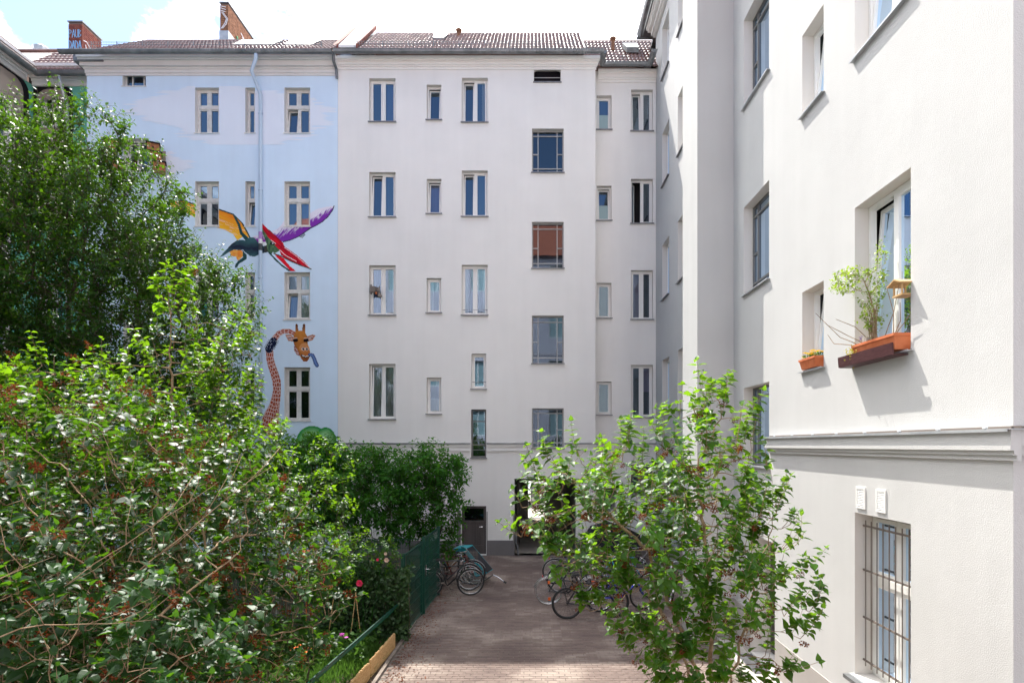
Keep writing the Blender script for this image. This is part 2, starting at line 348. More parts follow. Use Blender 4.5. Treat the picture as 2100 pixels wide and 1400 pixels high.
def window(par, F, a, b, c, d, kind='double', dep=.17, tilt=(), cur=None, label=None, fm='pvc', gm='glass', sill='sill', sillp=.06, sillt=.035, openl=False, frost=False):
    fm = M[fm]; gm = M[gm]; mb = MB(); g = .004; a += g; b -= g; c += g; d -= g
    w = .05 if kind != 'stair' else .035
    bars(mb, F, a, b, c, d, w, dep, dep + .07)
    cells = []
    if kind == 'single': cells = [(a+w, b-w, c+w, d-w)]
    elif kind == 'double':
        m_ = (a + b) / 2; F.box(mb, m_-.03, m_+.03, dep, dep+.07, c+w, d-w); cells = [(a+w, m_-.03, c+w, d-w), (m_+.03, b-w, c+w, d-w)]
    elif kind == 'cross':
        m_ = (a + b) / 2; zt = c + (d - c) * .60
        F.box(mb, m_-.03, m_+.03, dep-.012, dep+.07, c+w, zt-.045); F.box(mb, m_-.03, m_+.03, dep-.012, dep+.07, zt+.045, d-w)
        F.box(mb, a+w, b-w, dep-.03, dep+.07, zt-.045, zt+.045)
        cells = [(a+w, m_-.03, c+w, zt-.045), (m_+.03, b-w, c+w, zt-.045), (a+w, m_-.03, zt+.045, d-w), (m_+.03, b-w, zt+.045, d-w)]
    elif kind == 'tee':
        zt = c + (d - c) * .60; F.box(mb, a+w, b-w, dep-.03, dep+.07, zt-.045, zt+.045)
        cells = [(a+w, b-w, c+w, zt-.045), (a+w, b-w, zt+.045, d-w)]
    elif kind == 'triple':
        q = (b - a); x1 = a + q*.30; x2 = a + q*.80
        for x in (x1, x2): F.box(mb, x-.02, x+.02, dep, dep+.07, c+w, d-w)
        cells = [(a+w, x1-.02, c+w, d-w), (x1+.02, x2-.02, c+w, d-w), (x2+.02, b-w, c+w, d-w)]
    elif kind == 'stair':
        q = b - a; h = d - c; x1 = a + q*.19; x2 = a + q*.80; z1 = c + h*.13; z2 = c + h*.88; zm = c + h*.46; t = .016
        for x in (x1, x2): F.box(mb, x-t, x+t, dep, dep+.05, c+w, d-w)
        for (p, s_) in ((a+w, x1-t), (x1+t, x2-t), (x2+t, b-w)):
            for z in (z1, z2): F.box(mb, p, s_, dep, dep+.05, z-t, z+t)
            if (p, s_) != (x1+t, x2-t): F.box(mb, p, s_, dep, dep+.05, zm-t, zm+t)
        for (p, s_) in ((a+w, x1-t), (x2+t, b-w)): cells += [(p, s_, c+w, z1-t), (p, s_, z1+t, zm-t), (p, s_, zm+t, z2-t), (p, s_, z2+t, d-w)]
        cells += [(x1+t, x2-t, c+w, z1-t), (x1+t, x2-t, z1+t, z2-t), (x1+t, x2-t, z2+t, d-w)]
    elif kind == 'lattice':
        q = b - a; m_ = (a+b)/2; z2 = d - .42; t = .018
        F.box(mb, a+w, b-w, dep, dep+.05, z2-t, z2+t); z1 = c + .45; F.box(mb, a+w, b-w, dep, dep+.05, z1-t, z1+t)
        cells = [(a+w, b-w, c+w, z1-t), (a+w, b-w, z1+t, z2-t), (a+w, b-w, z2+t, d-w)]
    win = build('window', mb, fm, par)
    if label: win['label'] = label
    for i, (p, q, r, s_) in enumerate(cells):
        if kind in ('stair', 'lattice', 'triple'):
            pane(F, p, q, r, s_, dep + .03, win, gm); continue
        sb = MB(); sw = .045; lean = .13 if i in tilt else 0; g2 = .005
        if i == 0 and openl:       # a sash standing open, swung into the room about its left edge
            ang = R(62); L_ = q - p; F2 = Fr(*F.P(p, dep + .05, 0)[:2], F.u[0]*math.cos(ang)+F.d[0]*math.sin(ang), F.u[1]*math.cos(ang)+F.d[1]*math.sin(ang),
                                          F.d[0]*math.cos(ang)-F.u[0]*math.sin(ang), F.d[1]*math.cos(ang)-F.u[1]*math.sin(ang))
            bars(sb, F2, 0, L_, r, s_, .055, 0, .05); sash = build('sash', sb, fm, win); pane(F2, .055, L_-.055, r+.055, s_-.055, .02, win, gm); continue
        bars(sb, F, p+g2, q-g2, r+g2, s_-g2, sw, dep - .012, dep + .05, lean); sash = build('sash', sb, fm, win)
        h = s_ - r; l0 = lean * sw / h; l1 = lean * (h - sw) / h
        pm = M['frost'] if (frost and r < c + .6) else gm
        if frost: pane(F, p+sw, q-sw, r+sw, r + h*.5, dep+.02, win, M['frost'], l0, lean*.5); pane(F, p+sw, q-sw, r + h*.5, s_-sw, dep+.02, win, gm, lean*.5, l1)
        else: pane(F, p+sw, q-sw, r+sw, s_-sw, dep + .02, win, gm, l0, l1)
    if sill:
        sb = MB(); F.box(sb, a-.04, b+.04, -sillp, dep, c-sillt*.6, c-.006); F.box(sb, a-.04, b+.04, -sillp-.006, -sillp, c-sillt, c+.0); build('sill', sb, M[sill], win)
    if cur:
        for (f0, f1, g0, g1, cmn) in cur:
            curtain(F, a + (b-a)*f0, a + (b-a)*f1, c + (d-c)*g0, c + (d-c)*g1, dep + .2, win, M[cmn])
    return win
def gutter(par, pts, r=.10):
    """half-round zinc gutter along points, with a rolled front edge"""
    mb = MB(); P = [Vector(p) for p in pts]
    for i in range(len(P) - 1):
        a, b = P[i], P[i+1]; d = (b - a).normalized(); side = Vector((0,0,1)).cross(d).normalized(); vs = []; n = 9
        for q in (a, b):
            for k in range(n):
                t = math.pi * k / (n - 1); vs.append(q + side * (r * math.cos(t)) - Vector((0,0,1)) * (r * math.sin(t) * 1.15))
        mb.add(vs, [(k, k+1, n+k+1, n+k) for k in range(n-1)] + [tuple(range(n)), tuple(range(n, 2*n))])
        for sgn in (1, -1): mb.tube(a + side * r * sgn, b + side * r * sgn, .014, n=5)
    return build('gutter', mb, M['zinc'], par, smooth=False)
def tiles(par, p0, p1, up, rows, tw=.15, m='tile', name='roof_tile', skip=None):
    """pantiles over a sloping field: p0->p1 along the eaves, up = vector eaves->ridge; real curved overlapping tiles"""
    p0 = np.array(p0, float); p1 = np.array(p1, float); up = np.array(up, float)
    L_ = np.linalg.norm(p1 - p0); e = (p1 - p0) / L_; n = int(L_ / tw); tw = L_ / n
    H = np.linalg.norm(up); s = up / H; nn = np.cross(e, s); nn /= np.linalg.norm(nn); nn = nn if nn[2] > 0 else -nn
    prof = np.array([(0, 0.0), (.14, .018), (.32, .030), (.50, .030), (.66, .018), (.80, .002), (.90, -.004), (1.0, 0.0)]); K = len(prof)
    V = []; F = []; rh = H / rows
    for j in range(rows):
        for i in range(n):
            if skip and skip(i / n, j / rows): continue
            jx = rnd.uniform(-.004, .004); b = len(V); u0 = (i + (.0 if j % 2 else .0)) * tw
            for (t, lift) in ((-.06, .034), (1.0, .002)):
                for (a_, h_) in prof: V.append(p0 + e * (u0 + a_ * tw) + s * ((j + t) * rh + jx) + nn * (h_ + lift))
            for (a_, h_) in prof: V.append(p0 + e * (u0 + a_ * tw) + s * ((j - .06) * rh + jx) + nn * (h_ - .01))
            for k in range(K - 1):
                F.append((b+k, b+k+1, b+K+k+1, b+K+k)); F.append((b+2*K+k, b+2*K+k+1, b+k+1, b+k))
    o = np_mesh(name, np.array(V), np.array(F), M[m], par); tag(o, kind='stuff'); return o
def brick_stuff(par, x0, x1, y0, y1, z0, z1, m, name='brick'):
    """chimney stack of real bricks in running bond over a mortar core"""
    mb = MB(); mb.box(x0+.012, x1-.012, y0+.012, y1-.012, z0, z1-.01); build('mortar', mb, M['mortar'], par)
    mb = MB(); h = .077; nz = int((z1 - z0) / h)
    def course(A, B, fixed, axis, out, zz, off):
        p = A - off
        while p < B - .02:
            q = min(p + .238, B); pp = max(p, A)
            if q - pp > .03:
                o = out * rnd.uniform(0, .003)
                if axis == 'x': mb.box(pp, q, *(sorted((fixed + o, fixed - out*.03))), zz, zz + h - .012)
                else: mb.box(*(sorted((fixed + o, fixed - out*.03))), pp, q, zz, zz + h - .012)
            p += .25
    for k in range(nz):
        zz = z0 + k*h; off = .125 if k % 2 else 0
        course(x0+.03, x1-.03, y0, 'x', -1, zz, off); course(x0+.03, x1-.03, y1, 'x', 1, zz, off)
        course(y0, y1, x0, 'y', -1, zz, off); course(y0, y1, x1, 'y', 1, zz, off)
    o = build(name, mb, M[m], par); tag(o, kind='stuff')
    mb = MB(); mb.box(x0-.03, x1+.03, y0-.03, y1+.03, z1, z1+.05); build('cap', mb, M['zinc'], par); return o

DF = Y0 = 21.67; DR = 22.34                      # depth of the main facade and of its recessed bays
FM = Fr(0, DF, 1, 0, 0, 1); FRc = Fr(0, DR, 1, 0, 0, 1)
ZE = 17.6
def hole(r, Y): return (X(r[0], Y), X(r[1], Y), Z(r[3], Y), Z(r[2], Y))

# ---- ground first
gb = MB(); gb.add([(-400,-400,-.02),(400,-400,-.02),(400,400,-.02),(-400,400,-.02)], [(0,1,2,3)])
M['ground'] = varied('bare_ground', (.16, .13, .11), (.22, .19, .16), 1.5, .95)
tag(build('ground', gb, M['ground']), kind='structure')

# ================================================================ white apartment building
wb = thing('apartment_building', 'tall white rendered building with a grey cellar door and an open passage', 'building', (-2.3, DF, 0))
xw0, xw1 = X(693, DF), X(1221, DF); xr1 = X(1345, DR)
W_main = [ # px rect, kind, options
 ((757,811,161,250),'double',dict(cur=[(.55,1,.0,1,'curtain_blue')])), ((757,811,353,445),'double',dict(tilt=(0,))), ((757,811,544,646),'double',dict(cur=[(0,.5,.0,1,'curtain_blue'),(.8,1,0,1,'curtain')])), ((757,811,746,859),'double',dict(tilt=(0,),cur=[(0,1,0,1,'curtain')])),
 ((875,905,174,246),'single',dict(tilt=(0,))), ((875,905,367,438),'single',dict(tilt=(0,),cur=[(0,1,0,.9,'blind')])), ((875,905,570,641),'single',dict(cur=[(.0,.35,0,1,'curtain')])), ((875,905,774,848),'single',dict(cur=[(0,1,0,.45,'curtain')])),
 ((947,1000,160,251),'double',dict(tilt=(0,),cur=[(.75,1,0,1,'curtain')])), ((947,1000,350,444),'double',dict(tilt=(0,))), ((947,1000,543,646),'double',dict(cur=[(0,.22,0,1,'curtain'),(.78,1,0,1,'curtain')])),
 ((967,997,725,797),'single',{}), ((966,997,839,938),'lattice',dict(fm='greyframe')),
 ((1091,1156,264,354),'stair',dict(fm='stairframe',gm='glassdim')), ((1091,1156,455,550),'stair',dict(fm='stairframe',gm='glassdim')), ((1091,1156,647,745),'stair',dict(fm='stairframe',gm='glassdim')), ((1091,1156,837,918),'stair',dict(fm='stairframe',gm='glassdim')),
 ((880,902,1003,1035),'single',dict(fm='greyframe')),
]
PASS = (X(1055,DF), X(1181,DF), 0.0, Z(981,DF))
DOOR = (X(946.5,DF), X(997,DF), 0.03, Z(1037,DF))
VENT = hole((1095,1150,135,168), DF)
holes = [hole(r, DF) for r, k, o in W_main] + [PASS + (.4,), DOOR, VENT + (.35,)]
mb = MB(); wall(mb, FM, xw0, xw1, 0, ZE, holes); FM.quad(mb, [(xw1,0,0),(xw1,DR-DF,0),(xw1,DR-DF,ZE),(xw1,0,ZE)])
W_rec = [((1224,1254,196,266),'single',dict(frost=True)), ((1224,1254,381,452),'single',dict(tilt=(0,),frost=True)), ((1224,1254,580,652),'single',{}), ((1224,1254,782,850),'single',{}),
 ((1294,1339,184,269),'double',dict(tilt=(0,))), ((1294,1339,367,458),'double',dict(openl=True)), ((1294,1339,554,655),'double',dict(cur=[(0,.5,0,1,'blind')])), ((1294,1339,748,855),'double',dict(cur=[(.6,1,.5,1,'blind')])),
 ((1294,1339,952,1012),'double',dict(fm='greyframe')), ((1232,1262,1000,1045),'single',dict(fm='greyframe'))]
hr = [hole(r, DR) for r, k, o in W_rec]
wall(mb, FRc, xw1, xr1, 0, ZE, hr)
wwall = build('wall', mb, [M['white'], M['reveal']], wb)
for (r, k, o) in W_main: window(wb, FM, *hole(r, DF), kind=k, **o)
for (r, k, o) in W_rec: window(wb, FRc, *hole(r, DR), kind=k, **o)
# rails in front of a few windows
mb = MB()
for (x0, x1, y) in ((949,1000,635),(968,997,783),(1093,1155,726),(968,996,903),(968,996,922)):
    z = Z(y, DF); mb.tube((X(x0,DF), DF+.03, z), (X(x1,DF), DF+.03, z), .009)
    mb.tube((X(x0+3,DF), DF+.03, z), (X(x0+3,DF), DF+.10, z), .009); mb.tube((X(x1-3,DF), DF+.03, z), (X(x1-3,DF), DF+.10, z), .009)
build('window_rail', mb, M['sill'], wb)
# attic opening under the eaves
mb = MB(); a, b, c, d = VENT; mb.box(a, b, DF+.34, DF+.36, c, d); build('opening_back', mb, M['black'], wb)
mb = MB(); mb.tube((a, DF+.1, c+(d-c)*.35), (b, DF+.1, c+(d-c)*.35), .012); build('opening_rail', mb, M['zinclite'], wb)
n = 14; mb = MB(); vs = []
for i in range(n+1):
    t = i/n; vs += [(a+(b-a)*t, DF+.12, d), (a+(b-a)*t, DF+.12, d - .17 + .13*math.sin(t*math.pi))]
mb.add(vs, [(2*i, 2*i+2, 2*i+3, 2*i+1) for i in range(n)]); build('arch_soffit', mb, M['reveal'], wb)
mb = MB(); mb.box(a-.03, b+.03, DF-.05, DF+.1, c-.04, c-.008); build('opening_sill', mb, M['sill'], wb)
# string course with its sheet cover, interrupted by the windows it meets
def course(par, F, segs, z0, z1, pr=.07, m='white'):
    for (a, b) in segs:
        mb = MB(); cb = MB()
        F.box(mb, a, b, -pr, .001, z1-.14, z1-.02); F.box(mb, a, b, -pr*.55, .001, z0+.05, z1-.14); F.box(mb, a, b, -pr*.8, .001, z0, z0+.05)
        F.box(cb, a-.0, b+.0, -pr-.035, .001, z1-.018, z1); F.box(cb, a, b, -pr-.038, -pr-.033, z1-.05, z1)
        build('string_course', mb, M[m], par); build('course_flashing', cb, M['zinc'], par)
course(wb, FM, [(xw0, X(965,DF)), (X(998,DF), X(1090,DF)), (X(1157,DF), xw1)], 3.70, 3.99)
course(wb, FRc, [(xw1, xr1)], 3.70, 3.99)
# eaves cornice: stepped mouldings
def cornice(par, F, a, b, zt, h=.42, pr=.16, m='white', side=None):
    mb = MB(); st = [(.0, .10, pr), (.10, .17, pr*.8), (.17, .27, pr*.55), (.27, .33, pr*.35), (.33, h, pr*.18)]
    for (p, q, e) in st: F.box(mb, a, b + (e if side else 0), -e, .0005, zt-q, zt-p)
    build('cornice', mb, M[m], par)
cornice(wb, FM, xw0, xw1+.0, ZE+.05, side=True); cornice(wb, FRc, xw1+.16, xr1, ZE+.0)
# plinth paint: a proud grey band and door surrounds
for (F_, a_, b_, e_, c_, d_) in ((FM, X(998,DF)+.03, PASS[0], .012, 0, .53), (FM, xw0, X(938,DF), .012, 0, .53), (FM, X(938,DF), X(945,DF), .012, 0, 1.6), (FM, X(998,DF), X(998,DF)+.03, .012, 0, 1.55),
      (FM, PASS[0]-.045, PASS[0], .0155, .53, 1.52), (FM, PASS[1], xw1, .012, 0, .53), (FRc, xw1, xr1, .012, 0, .53)):
    mb = MB(); F_.box(mb, a_, b_, -e_, .001, c_, d_); build('plinth', mb, M['plinth'], wb)

# cellar door
a, b, c, d = DOOR; mb = MB(); bars(mb, FM, a+.005, b-.005, c, d-.005, .09, .10, .17)
FM.box(mb, a+.095, b-.095, .11, .16, c+.09, c+.30)
FM.box(mb, a+.095, b-.095, .11, .16, d-.60, d-.53)
dr = build('cellar_door', mb, M['door'], wb); dr['label'] = 'grey brown plank cellar door with a dark top light'
mb = MB(); nb = 8; wd = (b - a - .19)/nb
for i in range(nb):
    mb2 = MB(); FM.box(mb2, a+.095+i*wd+.003, a+.095+(i+1)*wd-.003, .125, .15, c+.302, d-.602); build('plank', mb2, M['door'], dr)
mb = MB(); FM.box(mb, a+.095, b-.095, .135, .14, d-.53, d-.095); build('pane', mb, M['glassdim'], dr)
mb = MB(); mb.tube((b-.13, DF+.11, 1.0), (b-.13, DF+.06, 1.0), .01); mb.tube((b-.13, DF+.06, 1.0), (b-.24, DF+.06, 1.0), .01); build('handle', mb, M['steel'], dr)
# the passage: a tunnel through the house with a second, sunlit yard behind it
p0, p1, _, pz = PASS; YB = 32.5
mb = MB(); mb.add([(p0,DF+.4,0),(p0,YB,0),(p0,YB,pz),(p0,DF+.4,pz)],[(0,1,2,3)]); mb.add([(p1,DF+.4,0),(p1,YB,0),(p1,YB,pz),(p1,DF+.4,pz)],[(0,1,2,3)])
mb.add([(p0,DF+.4,pz),(p1,DF+.4,pz),(p1,YB,pz),(p0,YB,pz)],[(0,1,2,3)])
gx0, gx1, gz0, gz1 = X(1083,YB), X(1117,YB), .02, Z(986,YB)
FB = Fr(0, YB, 1, 0, 0, 1); wall(mb, FB, p0-.001, p1+.001, 0, pz, [(gx0, gx1, gz0, gz1)], .3, 0, 0)
build('passage_wall', mb, M['plinth'], wb)
mb = MB(); mb.box(p0+.05, p0+.12, DF+1.2, DF+3.4, .02, pz-.1); build('gate_leaf', mb, M['door'], wb)
mb = MB(); mb.path([(p0+.06,DF-.02,.9),(p0+.06,DF-.02,.45),(p0+.12,DF-.03,.3),(p0+.14,DF-.03,.02)], .028); build('wheel_guard', mb, M['sill'], wb)
# back wall, interior and roof deck keep the house solid
mb = MB(); FBk = Fr(0, 33.0, 1, 0, 0, 1); wall(mb, FBk, xw0, xr1+.3, 0, ZE, [(p0, p1, 0, pz)], .0, 0, 0); build('back_wall', mb, M['offwhite'], wb)
mb = MB(); mb.add([(xw0,DF+.9,pz+.1),(xw1,DF+.9,pz+.1),(xw1,DF+.9,ZE),(xw0,DF+.9,ZE)],[(0,1,2,3)]); mb.add([(xw1,DR+.9,pz+.1),(xr1+.5,DR+.9,pz+.1),(xr1+.5,DR+.9,ZE),(xw1,DR+.9,ZE)],[(0,1,2,3)])
for q in ((xw0, p0), (p1, xr1+.5)): mb.add([(q[0],DR+.9,0),(q[1],DR+.9,0),(q[1],DR+.9,pz+.1),(q[0],DR+.9,pz+.1)],[(0,1,2,3)])
mb.add([(p0-.02,DF,0),(p0-.02,YB,0),(p0-.02,YB,pz),(p0-.02,DF,pz)],[(0,1,2,3)])
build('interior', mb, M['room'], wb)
RY, RZ = 23.75, Z(71.5, 23.75)
def deck(par, x0, x1, ye, ze, yr, zr, yb, zb, m='tile', gable=True):
    mb = MB(); t = .02
    mb.add([(x0,ye,ze-t),(x1,ye,ze-t),(x1,yr,zr-t),(x0,yr,zr-t)],[(0,1,2,3)]); mb.add([(x0,yr,zr-t),(x1,yr,zr-t),(x1,yb,zb),(x0,yb,zb)],[(0,1,2,3)])
    if gable:
        for x in (x0, x1): mb.add([(x,ye,ze-t),(x,yr,zr-t),(x,yb,zb),(x,yb,ze-.2)],[(0,1,2,3)])
    return build('roof_deck', mb, M[m], par)
ye = DF - .33; ze = 17.72
XL_, XR_ = -6.1, 1.80
deck(wb, XL_-.3, XR_, ye, ze, RY, RZ, 33.0, RZ-.3)
tiles(wb, (XL_, ye-.03, ze), (XR_, ye-.03, ze), (0, RY-ye, RZ-ze), 10, .135)
ye2 = DR - .33; ze2 = 17.56; RY2 = 24.4; RZ2 = Z(87, RY2)
deck(wb, XR_+.01, xr1+.6, ye2, ze2, RY2, RZ2, 33.0, RZ2-.3)
tiles(wb, (XR_+.06, ye2-.03, ze2), (xr1+.3, ye2-.03, ze2), (0, RY2-ye2, RZ2-ze2), 10, .135)
mb = MB(); mb.tube((XL_, RY, RZ+.0), (XR_+.02, RY, RZ+.0), .08, n=8); mb.tube((XR_, RY2, RZ2+.0), (xr1+.5, RY2, RZ2+.0), .08, n=8); build('ridge_tile', mb, M['tile'], wb)
mb = MB(); mb.box(xw1+.02, xw1+.08, ye, RY, 0, .001)  # verge board follows the slope
XV = XR_ - .0
mb = MB(); mb.add([(XV,ye,ze-.06),(XV,RY,RZ-.06),(XV,RY,RZ+.05),(XV,ye,ze+.10),(XV+.06,ye,ze-.06),(XV+.06,RY,RZ-.06),(XV+.06,RY,RZ+.05),(XV+.06,ye,ze+.10)],[(0,1,2,3),(4,7,6,5),(3,2,6,7),(0,4,5,1)]); build('verge_board', mb, M['tile'], wb)
g1 = 17.66
gutter(wb, [(xw0-.02, DF-.42, g1), (xw1+.26, DF-.42, g1), (xw1+.26, DR-.42, g1-.02), (xr1-.28, DR-.42, g1-.02), (xr1-.28, DR-1.2, g1-.02)], .098)
# roof lights, vent pipes
def rooflight(par, px0, px1, py0, py1, Yd, label):
    x0, x1 = X(px0, Yd), X(px1, Yd); z = Z(py1, Yd); d = .75; s = .86; mb = MB()
    v = [(x0,Yd,z),(x1,Yd,z),(x1+.06,Yd+d,z+d*s),(x0-.06,Yd+d,z+d*s)]; up = .17
    mb.add(v + [(a_, b_-.05, c_+up) for a_, b_, c_ in v], [(0,1,5,4),(1,2,6,5),(2,3,7,6),(3,0,4,7)]); o = build('roof_light', mb, M['zinc'], par); o['label'] = label
    mb = MB(); mb.add([(a_, b_-.05, c_+up+.004) for a_, b_, c_ in v], [(0,1,2,3)]); build('pane', mb, M['zinclite'], o)
rooflight(wb, 888, 911, 80, 88, 22.6, 'small roof light near the left end of the white roof'); rooflight(wb, 1285, 1310, 96, 108, 22.9, 'small roof light above the recessed bay')
for (px, py0, py1) in ((941, 60, 84), (1257, 77, 98)):
    Yd = 23.3; x = X(px, Yd); mb = MB(); mb.tube((x, Yd, Z(py1+6, Yd)), (x, Yd, Z(py0+5, Yd)), .065, n=10); mb.tube((x, Yd, Z(py0+6, Yd)), (x, Yd, Z(py0+2, Yd)), .10, .13, n=10); mb.tube((x, Yd, Z(py0+2, Yd)), (x, Yd, Z(py0, Yd)), .13, .08, n=10)
    build('vent_pipe', mb, M['brick2'], wb)
# snow guard along the eaves: thin wire grid on brackets
def snowguard(par, x0, x1, y, z):
    mb = MB()
    for k in range(3): mb.tube((x0, y, z+.05+k*.09), (x1, y, z+.05+k*.09), .007, n=4, cap=False)
    n = int((x1-x0)/.09)
    for i in range(n+1): xx = x0+(x1-x0)*i/n; mb.tube((xx, y, z+.0), (xx, y, z+.25), .005, n=3, cap=False)
    for i in range(int((x1-x0)/.9)+1): xx = x0+.1+i*.9; mb.tube((xx, y, z-.02), (xx, y, z+.26), .012, n=4); mb.tube((xx, y, z+.22), (xx, y+.3, z+.2), .01, n=4)
    build('snow_guard', mb, M['zinc'], par)
snowguard(wb, XL_-.2, XR_, DF-.12, ze+.22)
# ---------------------------------------------------------------- fire wall between the two houses
fw = thing('fire_wall', 'stepped brick fire wall with pale coping between the blue and the white roof', 'wall', (xw0, DF, 17.5))
def slopebox(mb, x0, x1, y0, z0, y1, z1, h):
    mb.add([(x0,y0,z0-.35),(x1,y0,z0-.35),(x1,y1,z1-1.2),(x0,y1,z1-1.2),(x0,y0,z0+h),(x1,y0,z0+h),(x1,y1,z1+h),(x0,y1,z1+h)],[(0,3,2,1),(4,5,6,7),(0,1,5,4),(1,2,6,5),(2,3,7,6),(3,0,4,7)])
mb = MB(); slopebox(mb, -6.80, -6.28, DF-.1, 17.95, 24.2, 20.40, 0); build('masonry', mb, M['zinc'], fw)
mb = MB()
for i in range(14):
    t0 = i/14; t1 = (i+.96)/14; ya, yb_ = DF-.12+2.6*t0, DF-.12+2.6*t1; za, zb_ = 17.96+2.48*t0, 17.96+2.48*t1
    m1 = MB(); m1.add([(-6.86,ya,za),(-6.24,ya,za),(-6.24,yb_,zb_),(-6.86,yb_,zb_),(-6.86,ya,za+.09),(-6.24,ya,za+.09),(-6.24,yb_,zb_+.09),(-6.86,yb_,zb_+.09)],[(0,3,2,1),(4,5,6,7),(0,1,5,4),(1,2,6,5),(2,3,7,6),(3,0,4,7)]); build('coping', m1, M['offwhite'], fw)
for xx in (-6.87, -6.19):
    mb = MB(); mb.add([(xx-.05,DF-.14,17.9),(xx,DF-.14,17.9),(xx,24.2,20.40),(xx-.05,24.2,20.40),(xx-.05,DF-.14,18.08),(xx,DF-.14,18.08),(xx,24.2,20.56),(xx-.05,24.2,20.56)],[(0,3,2,1),(4,5,6,7),(0,1,5,4),(1,2,6,5),(2,3,7,6),(3,0,4,7)]); build('coping_edge', mb, M['brick'], fw)
mb = MB(); slopebox(mb, -7.25, -6.87, DF+.2, 18.2, 24.6, 20.75, 0); build('stepped_brickwork', mb, M['brick'], fw)
mb = MB(); mb.path([(xw0-.05,DF-.35,17.6),(xw0-.05,DF-.30,17.35),(xw0-.02,DF-.10,17.2),(xw0-.02,DF-.06,16.9)], .05, 8); build('leader_head', mb, M['zinc'], fw)

# ================================================================ blue mural building
bb = thing('mural_building', 'pale blue house painted with a flying pterosaur and a giraffe', 'building', (-11, DF, 0))
xb0 = X(178, DF); xb1 = xw0
W_blue = []
for (y0, y1) in ((180,273),(372,464),(558,655),(753,862)):
    W_blue += [((400,449,y0,y1),'cross',{}), ((503,523,y0,y1),'tee',{}), ((583,636,y0,y1),'cross',{})]
W_blue[2][2].update(tilt=(0,)); W_blue[4][2].update(tilt=(0,)); W_blue[8][2].update(tilt=(0,), cur=[(.1,.45,.0,.6,'curtain'),(.5,1,0,1,'curtain')])
W_blue[5][2].update(cur=[(.5,1,0,.6,'curtain_blue')]); W_blue[0][2].update(cur=[(0,1,.62,.95,'curtain_blue')])
W_blue += [((251,299,148,177),'triple',{}), ((253,305,284,352),'double',dict(tilt=(0,1))), ((253,305,470,560),'cross',{}), ((253,305,660,750),'cross',{})]
hb = [hole(r, DF) for r, k, o in W_blue]
mb = MB(); wall(mb, FM, xb0, xb1-.004, 0, ZE, hb); mb.add([(xb0,DF,0),(xb0,DR,0),(xb0,DR,ZE),(xb0,DF,ZE)],[(0,1,2,3)]); build('wall', mb, [M['blue'], M['offwhite']], bb)
for (r, k, o) in W_blue: window(bb, FM, *hole(r, DF), kind=k, fm='wood_white', gm='glass', sill='wood_white', sillp=.02, **o)
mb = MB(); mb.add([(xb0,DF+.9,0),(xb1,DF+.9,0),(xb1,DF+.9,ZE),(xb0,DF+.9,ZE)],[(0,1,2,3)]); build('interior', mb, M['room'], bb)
mb = MB()
for (p, q, e) in ((0,.10,.30),(.10,.17,.26),(.17,.34,.20),(.34,.40,.10),(.40,.52,.06),(.52,.60,.03)): FM.box(mb, xb0-e*.6, xb1, -e, .0005, ZE+.02-q, ZE+.02-p)
build('cornice', mb, M['offwhite'], bb)
RYb = 23.9; RZb = Z(86, RYb); XLb = -15.1; yeb = DF-.45; zeb = 17.66
deck(bb, XLb, -6.9, yeb, zeb, RYb, RZb, 33.0, RZb-.3)
mb = MB(); mb.box(xb0-.3, XLb, yeb+.2, 33, 17.4, 17.7); build('flat_roof', mb, M['zinc'], bb)
tiles(bb, (XLb-.02, yeb-.03, zeb), (-7.0, yeb-.03, zeb), (0, RYb-yeb, RZb-zeb), 10, .135)
mb = MB(); mb.tube((XLb, RYb, RZb), (-7.0, RYb, RZb), .08, n=8); build('ridge_tile', mb, M['tile'], bb)
gutter(bb, [(xb0-.55, DF-.55, 17.56), (xb1-.03, DF-.55, 17.56)], .098)
snowguard(bb, xb0+.2, xb1-.5, DF-.2, zeb+.2)
mb = MB(); FBk2 = Fr(0, 33.0, 1, 0, 0, 1); wall(mb, FBk2, -18.3, xb1, 0, ZE, [], 0); build('back_wall', mb, M['offwhite'], bb)
xd = X(537, DF)
mb = MB(); mb.path([(X(525,DF-.55), DF-.55, 17.45), (X(525,DF-.55), DF-.55, 17.3), (X(527,DF), DF-.42, 16.95), (xd, DF-.11, 16.3), (xd, DF-.11, 14), (xd, DF-.11, 9), (xd, DF-.11, .1)], .062, 12)
for z in (15.6, 12.9, 9.8, 6.6, 3.4): mb.tube((xd, DF-.11, z), (xd, DF-.11, z+.05), .072, n=12); mb.tube((xd, DF-.11, z+.02), (xd, DF, z+.02), .012)
M['pipe_blue'] = mat('painted_pipe_blue', (.50, .61, .73), .6, .3); dp_ = build('downpipe', mb, M['pipe_blue'], bb, smooth=True); dp_['label'] = 'pale blue downpipe with mural paint carried across it'
M['pband1'] = mat('lilac_band_paint', (.42, .22, .52), .7); M['pband2'] = mat('white_band_paint', (.80, .80, .80), .7); M['pband3'] = mat('dark_band_paint', (.05, .055, .065), .7)
for (ya_, yb2, mk_) in ((478,493,'pband1'),(493,502,'pband2'),(502,516,'pband3')):
    mb = MB(); mb.tube((xd, DF-.11, Z(yb2,DF)), (xd, DF-.11, Z(ya_,DF)), .0655, n=14, cap=False); build('painted_band', mb, M[mk_], dp_, smooth=True)
rl = [(480,560,92,102,'long roof light left of the blue roof\'s middle'),(585,640,92,102,'tilted roof light at the right end of the blue roof')]
for (a_, b_, c_, d_, l_) in rl: rooflight(bb, a_, b_, c_, d_, 22.2, l_)
